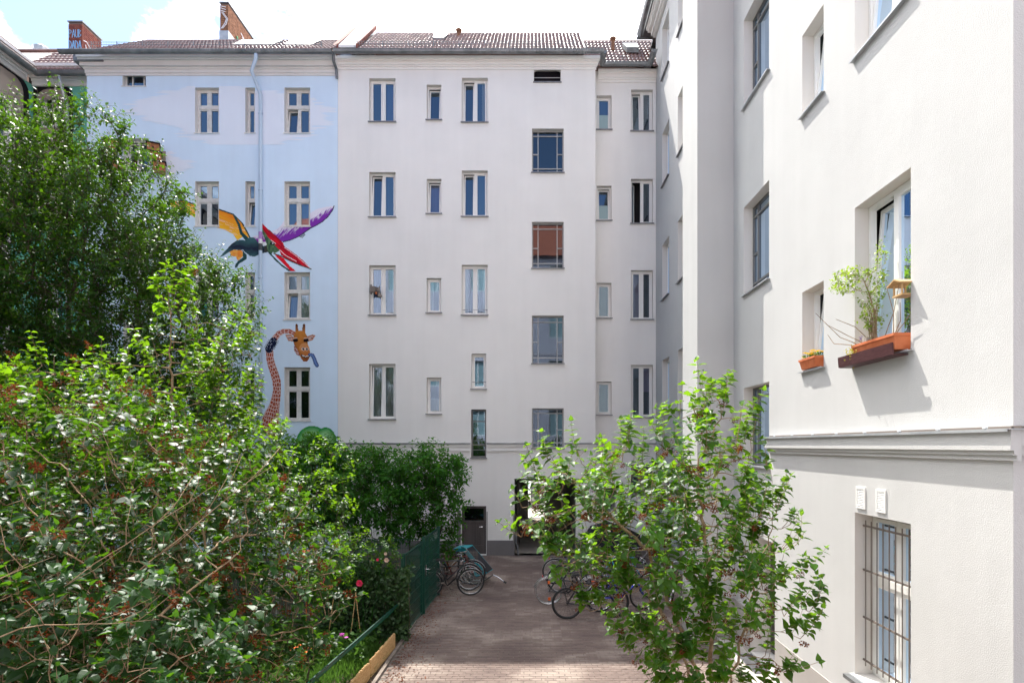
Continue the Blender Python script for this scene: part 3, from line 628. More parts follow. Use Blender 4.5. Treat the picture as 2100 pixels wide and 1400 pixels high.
# chimneys
c1 = thing('chimney', 'red brick chimney stack with pale blue graffiti at the left end of the blue roof', 'chimney', (X(154,24.5), 25, 18.4))
cx0, cx1 = X(140.5,24.5), X(168.6,24.5); brick_stuff(c1, cx0, cx1, 24.5, 25.6, 18.2, Z(46,24.5), 'brick')
c2 = thing('chimney', 'brown brick chimney stack with a zinc foot and a painted white zigzag', 'chimney', (X(460,24), 25, 18.4))
dx0, dx1 = X(451.5,24), X(468,24); brick_stuff(c2, dx0, dx1, 24.0, 26.25, 19.0, Z(7,24), 'brick2')
mb = MB(); mb.box(dx0-.02, dx1+.02, 23.97, 24.9, 18.6, Z(64,24)); mb.box(dx0-.02, dx1+.02, 24.9, 25.3, 18.6, Z(76,24)); build('zinc_foot', mb, M['zinclite'], c2)
# scrawled graffiti as thin paint strokes on the masonry
def strokes(par, lines, m, r, plane):
    mb = MB()
    for ln in lines:
        for i in range(len(ln)-1):
            p, q = plane(*ln[i]), plane(*ln[i+1]); mb.tube(p, q, r, n=4)
    return build('graffiti', mb, m, par)
M['gblue'] = mat('pale_blue_spray', (.22, .45, .72), .7); M['gwhite'] = mat('white_spray', (.72, .72, .76), .7); M['ggreen'] = mat('green_spray', (.10, .45, .22), .7)
GL = {'D': [[(0,0),(0,1),(.5,.9),(.8,.5),(.5,.1),(0,0)]], 'A': [[(0,0),(.4,1),(.8,0)],[(.15,.4),(.65,.4)]], 'T': [[(0,1),(.8,1)],[(.4,1),(.4,0)]],
      'R': [[(0,0),(0,1),(.7,.85),(.6,.55),(0,.5)],[(.3,.5),(.8,0)]], 'U': [[(0,1),(0,.2),(.4,0),(.7,.2),(.7,1)]], 'S': [[(.7,.9),(.2,1),(0,.75),(.7,.35),(.6,.05),(0,.1)]],
      'P': [[(0,0),(0,1),(.7,.85),(.6,.55),(0,.5)]], 'L': [[(0,1),(0,0),(.6,0)]], 'B': [[(0,0),(0,1),(.6,.85),(.1,.55),(.7,.3),(0,0)]]}
def word(w, u0, u1, z0, z1, slope=0):
    out = []; n = len(w); cw = (u1 - u0) / n
    for i, ch in enumerate(w):
        for ln in GL[ch]: out.append([(u0 + cw*(i + a_*1.05), z0 + (z1-z0)*b_ + slope*i*cw) for a_, b_ in ln])
    return out
zt = Z(46,24.5); fpl = lambda u, z: (cx0 + (cx1-cx0)*u, 24.5-.006, z)
for (w, za, zb_, r) in (('PAUB', zt-.62, zt-.30, .014), ('DADA', zt-1.10, zt-.75, .020), ('TRUST', zt-1.52, zt-1.18, .018)):
    strokes(c1, word(w, .04, .98, za, zb_), M['gblue'], r, fpl)
spl = lambda u, z: (cx1+.006, 24.5 + 1.1*u, z)
strokes(c1, [[(.05,zt-.7),(.2,zt-.65),(.5,zt-.85),(.9,zt-1.0)],[(.15,zt-.8),(.25,zt-1.2),(.5,zt-1.3)],[(.3,zt-1.2),(.5,zt-1.05),(.7,zt-1.5)],[(.4,zt-1.5),(.6,zt-1.2),(.9,zt-1.5)]], M['gwhite'], .02, spl)
zt2 = Z(7,24); f2 = lambda u, z: (dx0 + (dx1-dx0)*u, 24.0-.006, z)
strokes(c2, [[(.1,zt2-.12),(.7,zt2-.16)],[(.1,zt2-.2),(.7,zt2-.26)],[(.1,zt2-.3),(.65,zt2-.34)],[(.2,zt2-.36),(.8,zt2-.62),(.6,zt2-.8),(.15,zt2-1.0)],[(.35,zt2-.36),(.95,zt2-.62),(.75,zt2-.84),(.3,zt2-1.0)]], M['gwhite'], .018, f2)
s2 = lambda u, z: (dx1+.006, 24.0 + 2.25*u, z)
strokes(c2, [[(.45,zt2-.5),(.62,zt2-.62),(.5,zt2-.8),(.7,zt2-.75),(.85,zt2-.95)],[(.5,zt2-.6),(.8,zt2-.75)]], M['gwhite'], .03, s2)
strokes(c2, [[(.3,zt2-.85),(.4,zt2-1.3),(.5,zt2-.95),(.6,zt2-1.35),(.72,zt2-1.0),(.85,zt2-1.35)],[(.3,zt2-1.3),(.8,zt2-1.15)],[(.3,zt2-1.1),(.8,zt2-1.25)]], M['ggreen'], .045, s2)
# ================================================================ right-hand side wing (near wall, stair projection, far wall)
XW, XP, XA = 3.96, 3.245, X(1345, DR)
YN, YT0, YT1 = 5.02, 12.0, 13.17
ZW = 19.1
sw_ = thing('side_wing', 'white rendered wing along the right side with cornice, barred window and entrance steps', 'building', (XW+1, 9, 0))
FN = Fr(XW, 0, 0, 1, 1, 0); FA = Fr(XA, 0, 0, 1, 1, 0); FT = Fr(XP, 0, 0, 1, 1, 0); FTf = Fr(0, YT0, 1, 0, 0, 1); FE = Fr(0, YN, 1, 0, 0, 1)
big = (6.38, 7.49); nar = (8.29, 8.95); st_ = (10.2, 11.43)
NW = [ (big+(8.62,10.45),'double',dict(tilt=(1,),cur=[(0,1,0,1,'curtain')])), (nar+(8.70,9.90),'single',dict(tilt=(0,))), (big+(4.90,6.81),'double',dict(openl=False,tilt=(1,))), (nar+(4.97,6.14),'single',dict(tilt=(0,))),
  (st_+(10.18,11.85),'stair',dict(fm='greyframe')), (st_+(6.69,8.34),'stair',dict(fm='greyframe')), (st_+(3.53,4.97),'stair',dict(fm='greyframe')), (st_+(13.7,15.3),'stair',dict(fm='greyframe')),
  (big+(12.3,14.1),'double',{}), (nar+(12.4,13.6),'single',{}), (big+(15.8,17.6),'double',{}), (nar+(15.9,17.1),'single',{}),
  (big+(1.10,3.08),'cross',dict(gm='glassdim',fm='pvc',dep=.22)) ]
NDOOR = (9.96, 11.07, .16, 2.30)
AWn = []
for (c, d) in ((16.6,18.4),(12.87,14.72),(8.93,10.85),(5.0,6.85)): AWn += [((20.18,21.24,c,d),'double',{}), ((18.0,18.96,c,d),'double',{})]
AWn += [((20.18,21.24,.9,2.9),'double',dict(fm='greyframe')), ((18.0,18.96,.9,2.9),'double',dict(fm='greyframe')), ((15.2,16.2,.9,2.9),'double',dict(fm='greyframe'))]
AWn[0][2].update(tilt=(1,)); AWn[3][2].update(tilt=(0,))
mb = MB()
wall(mb, FN, YN, YT0, 0, ZW, [w[0] for w in NW] + [NDOOR + (.45,)], .24)
wall(mb, FTf, XP, XW, 0, ZW, []); wall(mb, FT, YT0, YT1, 0, ZW, []); mb.add([(XP,YT1,0),(XA,YT1,0),(XA,YT1,ZW),(XP,YT1,ZW)],[(0,1,2,3)])
wall(mb, FA, YT1, DR, 0, ZW, [w[0] for w in AWn], .22)
wall(mb, FE, XW, 14, 0, ZW, [(7.5,8.6,4.9,6.8),(7.5,8.6,1.1,3.08)], .22)
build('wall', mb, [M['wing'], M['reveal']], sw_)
for (h, k, o) in NW: window(sw_, FN, *h, kind=k, **{**dict(dep=.17, sill='zinclite', sillp=.05, sillt=.022), **o})
for (h, k, o) in AWn: window(sw_, FA, *h, kind=k, **o)
for h in ((7.5,8.6,4.9,6.8),(7.5,8.6,1.1,3.08)): window(sw_, FE, *h, kind='double')
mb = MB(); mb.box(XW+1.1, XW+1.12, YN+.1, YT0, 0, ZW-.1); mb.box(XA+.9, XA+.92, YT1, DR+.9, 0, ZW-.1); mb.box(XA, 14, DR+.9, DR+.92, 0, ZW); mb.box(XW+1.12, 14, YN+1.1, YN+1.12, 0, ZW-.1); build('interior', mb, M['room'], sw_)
mb = MB(); mb.box(XP-.0, 14, YN, YT1, ZW, ZW+.1); mb.box(XA, 14, YT1, 33, ZW, ZW+.1); build('roof_deck', mb, M['zinc'], sw_)
gutter(sw_, [(XA-.48, 22.9, ZW+.22), (XA-.48, YT1-.4, ZW+.22)], .12)
mb = MB(); mb.add([(XA-.40,22.9,ZW+.1),(XA+.01,22.9,ZW+.1),(XA+.01,YT1,ZW+.1),(XA-.40,YT1,ZW+.1)],[(0,1,2,3)]); mb.box(XA-.60, XA+4, 22.9, 22.98, ZW+.08, ZW+.14)
mb.add([(XA-.5,22.98,ZW+.25),(XA+4.5,22.98,ZW+4),(XA+4.5,YN,ZW+4),(XA-.5,YN,ZW+.25)],[(0,1,2,3)]); build('eaves_board', mb, M['zinc'], sw_)
mb = MB()
for (p, q, e) in ((0,.10,.36),(.10,.18,.30),(.18,.30,.18),(.30,.36,.10)): FA.box(mb, YT1, DR, -e, .0005, ZW-q+.08, ZW-p+.08)
build('cornice', mb, M['white'], sw_)
# storey cornice with its zinc cover
mb = MB(); cb = MB(); db = MB()
def ncorn(a, b, ends=True):
    FN.box(mb, a, b, -.085, .001, 3.90, 4.03); FN.box(mb, a, b, -.09, .001, 3.86, 3.90); FN.box(mb, a+.0, b, -.06, .001, 3.82, 3.86); FN.box(mb, a, b, -.035, .001, 3.775, 3.82)
    FN.box(cb, a-.0, b+.02, -.115, .001, 4.03, 4.038); FN.box(cb, a-.0, b+.02, -.120, -.113, 4.012, 4.038); FN.box(db, a, b, -.006, .001, 4.038, 4.060)
ncorn(YN-.085, 10.17); ncorn(11.46, YT0)
FE.box(mb, XW+.0, 14, -.085, .001, 3.90, 4.03); FE.box(mb, XW, 14, -.06, .001, 3.82, 3.90); FE.box(cb, XW-.1, 14, -.115, .001, 4.03, 4.038); FE.box(db, XW-.02, 14, -.006, .001, 4.038, 4.060)
build('storey_cornice', mb, M['wing'], sw_); build('cornice_flashing', cb, M['zinclite'], sw_); build('flashing_joint', db, M['rust'], sw_)
mb = MB(); y = 5.2
while y < 10.1: mb.blob((XW-.10, y, 4.05), .018, .03, .012, 8, 4); y += .62 + rnd.uniform(-.05,.05)
build('flashing_fold', mb, M['zinclite'], sw_)
# plinth
mb = MB(); FN.box(mb, YN, 9.93, -.012, .001, 0, .76); FN.box(mb, 11.10, YT0, -.012, .001, 0, .9); FTf.box(mb, XP-.012, XW-.012, -.012, .001, 0, .9); FT.box(mb, YT0, YT1, -.012, .001, 0, .9); FA.box(mb, YT1, DR-.013, -.012, .001, 0, .7); FE.box(mb, XW-.012, 14, -.012, .001, 0, .76)
build('plinth', mb, M['plinth2'], sw_)
# iron bars before the ground floor window
mb = MB()
for z in (1.28, 1.80, 2.38, 2.92): mb.box(XW+.10, XW+.115, 6.36, 7.51, z-.011, z+.011)
for i in range(9):
    y = 6.44 + i*(7.42-6.44)/8; mb.tube((XW+.095, y, 1.22), (XW+.095, y, 2.99), .0075, n=5)
build('window_grille', mb, M['rust'], sw_)
mb = MB(); FN.box(mb, 6.34, 7.53, -.12, .2, 1.075, 1.09); FN.box(mb, 6.34, 7.53, -.125, -.118, 1.045, 1.09); build('window_ledge', mb, M['zinc'], sw_)
# two vent grilles
for (a, b, c, d, l) in ((7.24,7.44,3.14,3.40,'left one of the two white louvred vents above the barred window'), (6.82,7.01,3.14,3.40,'right one of the two white louvred vents above the barred window')):
    mb = MB(); bars(mb, FN, a, b, c, d, .022, -.014, .0); v = build('vent_grille', mb, M['pvc'], sw_); v['label'] = l
    mb = MB(); FN.box(mb, a+.022, b-.022, -.003, -.001, c+.022, d-.022); build('backing', mb, M['plinth'], v)
    mb = MB()
    for i in range(11):
        z = c+.03+i*.0195; mb.add([FN.P(a+.022,-.012,z),FN.P(b-.022,-.012,z),FN.P(b-.022,-.004,z+.013),FN.P(a+.022,-.004,z+.013)],[(0,1,2,3)])
    build('louvre', mb, M['pvc'], v)
# entrance door and steps
mb = MB(); bars(mb, FN, NDOOR[0]+.005, NDOOR[1]-.005, .17, 2.295, .09, .36, .42); FN.box(mb, NDOOR[0]+.095, NDOOR[1]-.095, .37, .41, .26, .9); FN.box(mb, NDOOR[0]+.095, NDOOR[1]-.095, .37, .41, 1.9, 1.98)
ed = build('entrance_door', mb, M['door'], sw_); mb = MB(); FN.box(mb, NDOOR[0]+.095, NDOOR[1]-.095, .385, .395, .9, 1.9); build('pane', mb, M['glassdim'], ed)
mb = MB(); FN.box(mb, NDOOR[0]+.0, NDOOR[1]-.0, 0.001, .44, .0, .158); build('door_sill', mb, M['conc'], sw_)
mb = MB(); mb.add([(3.44,9.2,0),(XW-.013,9.2,0),(XW-.013,11.95,0),(3.62,11.95,0),(3.44,9.2,.155),(XW-.013,9.2,.155),(XW-.013,11.95,.155),(3.62,11.95,.155)],[(0,3,2,1),(4,5,6,7),(0,1,5,4),(1,2,6,5),(2,3,7,6),(3,0,4,7)])
stp = build('entrance_step', mb, M['conc'], sw_); 
mb = MB()
for i in range(24): yy = 10.0+i*.04; mb.box(3.66, 3.93, yy, yy+.012, .158, .166)
mb.box(3.65,3.94,9.99,10.97,.156,.1575); build('boot_grating', mb, M['sill'], stp)



# ================================================================ left: teal painted wing
tl = thing('teal_building', 'left-hand house painted turquoise, tan and black behind the plum tree', 'building', (-20, 15, 0))
XT = -18.3; FTl = Fr(XT, 0, 0, 1, -1, 0)
hT = []; 
for (c, d) in ((12.6,15.9),(8.9,12.0),(5.2,8.3),(1.2,4.2)):
    for y in (19.4, 15.4, 11.4, 7.4, 3.4): hT.append((y, y+2.0, c, d))
xs0, xs1 = XT, xb0
WR = [(X(82,DR), X(128,DR), Z(262,DR), Z(192,DR)), (X(82,DR), X(128,DR), Z(470,DR), Z(380,DR)), (X(82,DR), X(128,DR), Z(670,DR), Z(580,DR))]
ZT = Z(176, DR)
mb = MB(); wall(mb, FTl, -.6, DR, 0, ZT, hT, .22); wall(mb, FRc, xs0, xs1-.002, 0, ZT, WR); build('wall', mb, [M['teal'], M['offwhite']], tl)
for h in hT: window(tl, FTl, *h, kind='cross', fm='wood_white', sill='wood_white')
for h in WR: window(tl, FRc, *h, kind='cross', fm='wood_white', sill='wood_white')
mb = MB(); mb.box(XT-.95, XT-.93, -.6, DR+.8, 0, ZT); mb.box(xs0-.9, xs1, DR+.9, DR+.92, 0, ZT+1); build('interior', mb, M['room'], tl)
# tan and black painted fields (raised paint sheets, a few millimetres)
def rounded(F, a, b, c, d, r, dep, n=6):
    pts = []
    for (cu, cz, t0) in ((b-r, c+r, -90), (b-r, d-r, 0), (a+r, d-r, 90), (a+r, c+r, 180)):
        for i in range(n+1): t = R(t0 + 90*i/n); pts.append(F.P(cu + r*math.cos(t), dep, cz + r*math.sin(t)))
    return pts
def field_with_hole(mb, F, a, b, c, d, r, dep, hl):
    ha, hb_, hc, hd = hl
    for q in ((a, ha, c+r, d-r), (hb_, b, c+r, d-r), (ha, hb_, c+r, hc), (ha, hb_, hd, d-r)):
        if q[1]-q[0] > .01 and q[3]-q[2] > .01: F.quad(mb, [(q[0],dep,q[2]),(q[1],dep,q[2]),(q[1],dep,q[3]),(q[0],dep,q[3])])
    for zc, s_ in ((d-r, 1), (c+r, -1)):
        p = [F.P(a,dep,zc)] + [F.P(a+r-r*math.cos(R(t)), dep, zc+s_*r*math.sin(R(t))) for t in (0,22,45,67,90)] + [F.P(b-r+r*math.sin(R(t)), dep, zc+s_*r*math.cos(R(t))) for t in (0,22,45,67,90)] + [F.P(b,dep,zc)]
        mb.add(p, [tuple(range(len(p)))])
mb = MB(); mb2 = MB()
w = WR[0]; field_with_hole(mb2, FRc, X(62,DR)+.0, X(150,DR), 12.0, ZT-.02, .35, -.004, w); field_with_hole(mb, FRc, X(76,DR), X(141,DR), 12.2, ZT-.12, .40, -.008, w)
for h in hT[:5]:
    field_with_hole(mb2, FTl, h[0]-.75, h[1]+.75, h[2]-.7, ZT-.02, .4, -.004, h); field_with_hole(mb, FTl, h[0]-.5, h[1]+.5, h[2]-.5, ZT-.12, .4, -.008, h)
build('tan_paint_field', mb, M['tan'], tl); build('black_paint_field', mb2, M['black'], tl)
mb = MB()
for (p, q, e) in ((0,.10,.34),(.10,.20,.28),(.20,.42,.20),(.42,.50,.10),(.50,.66,.06)): FRc.box(mb, xs0, xs1-.01, -e, .0005, ZT+.62-q, ZT+.62-p); FTl.box(mb, -.6, DR-.35, -e, .0005, ZT+.62-q, ZT+.62-p)
build('cornice', mb, M['offwhite'], tl)
ze3 = Z(141, DR-.5); RY3 = 24.3; RZ3 = Z(105, RY3); XR3 = -20.5
mb = MB(); t = .03
mb.add([(xs0-.4,DR-.4,ze3-t),(xs1+.1,DR-.4,ze3-t),(xs1+.1,RY3,RZ3-t),(XR3,RY3,RZ3-t)],[(0,1,2,3)]); mb.add([(XR3,RY3,RZ3-t),(xs1+.1,RY3,RZ3-t),(xs1+.1,33,RZ3-.4),(XR3,33,RZ3-.4)],[(0,1,2,3)])
mb.add([(XT+.4,-.6,ze3-t),(XT+.4,DR-.4,ze3-t),(XR3,RY3,RZ3-t),(XR3,-.6,RZ3-t)],[(0,1,2,3)]); mb.add([(XR3,-.6,RZ3-t),(XR3,33,RZ3-t),(-27,33,RZ3-.4),(-27,-.6,RZ3-.4)],[(0,1,2,3)])
build('roof_deck', mb, M['tile'], tl)
tiles(tl, (xs0-.4, DR-.43, ze3), (xs1+.15, DR-.43, ze3), (0, RY3-DR+.43, RZ3-ze3), 8, .16)
tiles(tl, (XT+.43, 4, ze3), (XT+.43, DR-.43, ze3), (XR3-XT-.43, 0, RZ3-ze3), 9, .2)
mb = MB(); mb.tube((XR3,RY3,RZ3),(xs1,RY3,RZ3),.08,n=8); mb.tube((XR3,-.6,RZ3),(XR3,RY3,RZ3),.08,n=8); build('ridge_tile', mb, M['tile'], tl)
gutter(tl, [(xs1+.12, DR-.5, ze3-.12), (XT+.52, DR-.5, ze3-.12), (XT+.52, 0, ze3-.12)], .12)
mb = MB(); xq = X(142,DR); mb.path([(xq,DR-.5,ze3-.2),(xq,DR-.35,ze3-.6),(xq,DR-.1,ze3-1.1),(xq,DR-.1,.1)], .06, 10); build('downpipe', mb, M['zinclite'], tl, smooth=True)
mb = MB(); mb.tube((X(85,40),40,20), (X(85,40),40,Z(100,40)), .55, .5, 12); mb.tube((X(85,40),40,Z(100,40)), (X(85,40),40,Z(91,40)), .5, .0, 12)
tag(build('church_turret', mb, M['zinclite']), 'small pale pointed turret seen far behind the left roof', 'turret')

# ================================================================ house behind the camera (seen mirrored in the panes, closes the yard)
rb = thing('rear_building', 'pale lilac house with red tiled roof on the near side of the courtyard', 'building', (-3, -1.2, 0))
FRb = Fr(0, -.6, 1, 0, 0, -1); M['lil'] = plaster('lilac_render', (.62, .59, .66), .3)
hb2 = []
for z in (1.0, 4.6, 8.2, 11.7, 15.1):
    for x in (-16.5, -13.5, -10.5, -7.5, -4.5, -2.0, 1.2, 3.8, 6.6, 9.6): hb2.append((x, x+1.05, z, z+1.85))
mb = MB(); wall(mb, FRb, -18.3, 14, 0, 17.7, hb2, .2); build('wall', mb, [M['lil'], M['offwhite']], rb)
mb = MB()
for h in hb2: FRb.box(mb, h[0], h[1], .17, .18, h[2], h[3])
build('window_pane', mb, M['frost'], rb)
mb = MB()
for h in hb2:
    bars(mb, FRb, h[0]+.004, h[1]-.004, h[2]+.004, h[3]-.004, .06, .12, .169); m_ = (h[0]+h[1])/2; FRb.box(mb, m_-.04, m_+.04, .12, .169, h[2]+.064, h[3]-.064)
build('window_frame', mb, M['pvc'], rb)
mb = MB(); mb.add([(-18.7,-.2,17.6),(14,-.2,17.6),(14,-5,22),(-18.7,-5,22)],[(0,1,2,3)]); mb.add([(-18.7,-5,22),(14,-5,22),(14,-12,17),(-18.7,-12,17)],[(0,1,2,3)]); build('roof', mb, M['tilered'], rb)

# ================================================================ mural: paint laid on the wall as a fine mosaic (flat print)
Yp = DF - .004
def inpoly(px, py, poly):
    ins = np.zeros(px.shape, bool); n = len(poly); j = n - 1
    for i in range(n):
        xi, yi = poly[i]; xj, yj = poly[j]
        if yi != yj: ins ^= ((yi > py) != (yj > py)) & (px < (xj - xi) * (py - yi) / (yj - yi) + xi)
        j = i
    return ins
def near(px, py, line, w):
    """inside a thick polyline; w number or per-point list. returns (mask, along, across)"""
    best = np.full(px.shape, 9e9); al = np.zeros(px.shape); ac = np.zeros(px.shape); L0 = 0
    ws = w if isinstance(w, (list, tuple)) else [w]*len(line)
    for i in range(len(line)-1):
        ax, ay = line[i]; bx, by = line[i+1]; dx, dy = bx-ax, by-ay; L_ = math.hypot(dx, dy)
        t = np.clip(((px-ax)*dx + (py-ay)*dy)/(L_*L_), 0, 1); d = np.hypot(px-ax-t*dx, py-ay-t*dy); ww = ws[i]+(ws[i+1]-ws[i])*t
        q = d/ww; sgn = np.sign((px-ax)*dy-(py-ay)*dx); u = q < best
        best = np.where(u, q, best); al = np.where(u, L0+t*L_, al); ac = np.where(u, sgn*d, ac); L0 += L_
    return best < 1, al, ac, best
def vnoise(px, py, sx, sy, seed=0):
    a = np.random.RandomState(seed).rand(64, 64); x = (px/sx) % 64; y = (py/sy) % 64; xi = x.astype(int); yi = y.astype(int); fx_ = x-xi; fy_ = y-yi
    fx_ = fx_*fx_*(3-2*fx_); fy_ = fy_*fy_*(3-2*fy_); g = lambda i, j: a[i % 64, j % 64]
    return (g(xi,yi)*(1-fx_)+g(xi+1,yi)*fx_)*(1-fy_)+(g(xi,yi+1)*(1-fx_)+g(xi+1,yi+1)*fx_)*fy_
class Canvas:
    def __init__(s, x0, x1, y0, y1, st): 
        s.st = st; xs = np.arange(x0, x1, st)+st/2; ys = np.arange(y0, y1, st)+st/2; s.px, s.py = np.meshgrid(xs, ys)
        s.c = np.zeros(s.px.shape+(3,)); s.a = np.zeros(s.px.shape, bool)
    def put(s, mask, col):
        s.a |= mask; col = np.asarray(col, float)
        s.c[mask] = col if col.ndim == 1 else col[mask]
    def grad(s, t, c0, c1): t = np.clip(t, 0, 1)[..., None]; return np.array(c0)*(1-t)+np.array(c1)*t
    def finish(s, name, parent, rects):
        m = s.a.copy()
        for (x0, x1, y0, y1) in rects: m &= ~((s.px > x0-.2) & (s.px < x1+.2) & (s.py > y0-.2) & (s.py < y1+.2))
        px = s.px[m]; py = s.py[m]; h = s.st/2; n = len(px)
        V = np.zeros((n, 4, 3)); 
        for k, (a_, b_) in enumerate(((-h,h),(h,h),(h,-h),(-h,-h))): V[:,k,0] = (px+a_-CX)*DF/FPX; V[:,k,1] = Yp; V[:,k,2] = CAMZ+(HY-py-b_)*DF/FPX
        return np_mesh(name, V.reshape(-1,3), np.arange(n*4).reshape(-1,4), M['paint'], parent, fcol=s.c[m])
rects = [r for r, k, o in W_blue]
# pterosaur
c = Canvas(344, 690, 408, 556, 1.0); px, py = c.px, c.py
cr_ = lambda pts: [(450+a_/8.236, 400+b_/8.236) for a_, b_ in pts]
top = [(344,422),(352,414),(364,411),(378,412),(395,418),(425,425),(450,430),(479,440),(497,458),(508,478),(513,488)]
wing = top + [(500,484),(487,493),(478,480),(462,472),(445,466),(425,458),(400,446),(375,434),(352,424)]
mk = inpoly(px, py, wing); st = vnoise(px+py*.6, py*3-px, 14, 2.2, 3)
c.put(mk, c.grad((py-430-(px-450)*.45)/45+.5*st-.1, (.86,.20,.015), (.93,.52,.03)))
c.put(mk & (st > .72) & (py > 425+(px-400)*.45), (.92,.55,.35))
c.put(near(px, py, top, 1.4)[0], (.015,.05,.045))
c.put(near(px, py, [(479,441),(490,460),(495,478),(506,490)], [1.5,2.6,3,4])[0], (.02,.07,.075))
# far wing, purple into pale lilac
pw = cr_([(560,700),(700,670),(900,605),(980,575),(1060,490),(1110,400),(1540,300),(1640,240),(1800,200),(1937,185),(1910,260),(1830,370),(1740,450),(1640,510),(1540,560),(1440,630),(1340,700),(1200,760),(1080,790),(1000,760),(840,800),(690,835),(620,760)])
mk = inpoly(px, py, pw); bx, by = zip(*cr_([(560,760),(690,835),(1000,792),(1080,790),(1200,760),(1340,700),(1440,630),(1540,560),(1640,510),(1740,450),(1830,370),(1910,260),(1937,185)]))
yb_ = np.interp(px, bx, by); tx, ty = zip(*cr_([(560,690),(900,600),(1060,510),(1540,310),(1800,205),(1937,184)])); yt = np.interp(px, tx, ty)
f = (yb_-py)/np.maximum(yb_-yt, 1) + (vnoise(px*1.4+py, py-px, 2.5, 9, 5)-.5)*.5
pc = c.grad((f-.42)*3.2, (.22,.035,.38), (.80,.76,.86)); pc[..., 0] += np.clip((556-px)/60, 0, 1)*.2*(f < .55)
c.put(mk, pc); c.put(near(px, py, cr_([(1080,790),(1200,760),(1340,700),(1440,630),(1540,560),(1640,510),(1740,450),(1830,370),(1910,260),(1937,185)]), .9)[0], (.03,.05,.08))
for k in range(4): c.put(near(px, py, cr_([(1350+k*22,690-k*14),(1405+k*14,722-k*16)]), .7)[0], (.03,.05,.06))
# thigh, body, leg
c.put(inpoly(px, py, cr_([(170,940),(260,925),(330,930),(390,940),(395,1030),(350,1080),(310,1110),(280,1040),(200,1030)])), c.grad(vnoise(px,py,5,5,8), (.85,.22,.03), (.92,.50,.10)))
body = cr_([(290,770),(360,755),(430,765),(520,715),(580,720),(640,780),(700,850),(820,880),(830,960),(700,990),(600,1040),(520,1030),(430,960),(400,925),(330,930),(250,920),(150,970),(60,1030),(0,1050),(130,910),(200,830)])
mk = inpoly(px, py, body); c.put(mk, c.grad(np.abs((py-508-(px-500)*.1)/18)+.4*vnoise(px,py*2,6,6,4)-.2, (.018,.025,.05), (.05,.13,.14)))
leg = cr_([(390,930),(460,1010),(460,1080),(400,1120),(330,1160),(300,1220),(260,1230),(270,1170),(320,1110),(400,1050)]); c.put(inpoly(px, py, leg), (.025,.075,.075))
# neck bands
c.put(inpoly(px, py, cr_([(690,780),(810,800),(800,850),(690,850)])), (.80,.82,.84)); c.put(inpoly(px, py, cr_([(760,860),(850,840),(850,960),(760,960)])), (.05,.05,.045))
# head
head = cr_([(705,490),(770,600),(830,720),(880,780),(950,800),(1010,900),(1020,940),(940,980),(900,960),(880,1000),(850,985),(815,930),(800,830),(760,720),(730,650),(705,610)])
mk = inpoly(px, py, head); c.put(mk, c.grad(vnoise(px,py,4,7,9), (.03,.08,.06), (.14,.26,.11)))
red = cr_([(702,462),(800,560),(900,640),(1010,740),(1070,800),(1100,870),(1200,940),(1300,1010),(1420,1110),(1550,1250),(1400,1200),(1250,1140),(1120,1070),(1040,1010),(1010,920),(950,860),(880,770),(830,720),(760,620),(710,540)])
mk = inpoly(px, py, red); c.put(mk, c.grad(vnoise(px*1.2-py*1.2,py+px,3,18,6)*1.2-.1, (.35,.008,.02), (.80,.01,.03)))
c.put(inpoly(px, py, cr_([(930,985),(1010,1020),(1090,1070),(1130,1130),(1190,1200),(1300,1290),(1210,1285),(1100,1180),(1000,1080),(940,1010)])), (.78,.01,.025))
for ln, w_, cl in (([(840,970),(950,1090),(1050,1185),(1200,1290)],1.6,(.02,.07,.07)), ([(915,985),(1060,1040),(1200,1115),(1350,1180),(1550,1250)],1.0,(.02,.07,.06)), ([(1020,930),(1120,1020),(1300,1120)],.7,(.9,.75,.78)), ([(1100,885),(1300,1030),(1530,1230)],.6,(.85,.6,.65)), ([(1040,900),(1060,800),(980,730),(850,600)],.5,(.25,.0,.02)), ([(870,760),(950,820)],.7,(.85,.7,.7))):
    c.put(near(px, py, cr_(ln), w_)[0], cl)
c.put(near(px, py, cr_([(880,820),(915,825)]), 2.6)[0], (.008,.01,.01)); c.put(near(px, py, cr_([(898,815),(904,818)]), .9)[0], (.85,.88,.9))
c.finish('pterosaur_painting', bb, rects)
# giraffe
gz = lambda pts: [(540+a_/5.834, 660+b_/5.834) for a_, b_ in pts]
c = Canvas(528, 656, 662, 892, 1.0); px, py = c.px, c.py; s_ = 1/5.834
cells = None
def coat(mk, al, ac, sz, ecc=1.5):
    u = al/(sz*ecc); v = ac/sz; best = np.full(px.shape, 9.); sec = np.full(px.shape, 9.); rr = np.random.RandomState(5)
    jit = rr.rand(80, 80, 2); ui = np.floor(u).astype(int); vi = np.floor(v).astype(int)
    for i in (-1,0,1):
        for j in (-1,0,1):
            q = jit[(ui+i) % 80, (vi+j) % 80]; d = np.hypot(u-(ui+i+.2+.6*q[...,0]), v-(vi+j+.2+.6*q[...,1])); sec = np.where(d < best, best, np.minimum(sec, d)); best = np.minimum(best, d)
    edge = (sec-best) < .22
    col = c.grad(np.clip(best*1.2,0,1), (.42,.07,.02), (.27,.035,.012)); col[edge] = (.72,.52,.48); c.put(mk, col)
m_, al, ac, b_ = near(px, py, gz([(75,330),(78,430),(100,520),(135,620),(162,720),(165,820),(150,920),(130,1020),(100,1120),(80,1200),(50,1320)]), [q*s_ for q in (44,44,46,48,50,48,54,66,90,110,135)]); coat(m_, al, ac, 4.6, 1.7); c.put(m_ & (b_ > .9), (.62,.40,.36))
m_, al, ac, b_ = near(px, py, gz([(380,140),(310,112),(240,112),(185,140),(145,190),(118,230)]), [q*s_ for q in (28,28,30,33,36,38)]); coat(m_, al, ac, 4.2, 1.8); c.put(m_ & (b_ > .88), (.66,.42,.36))
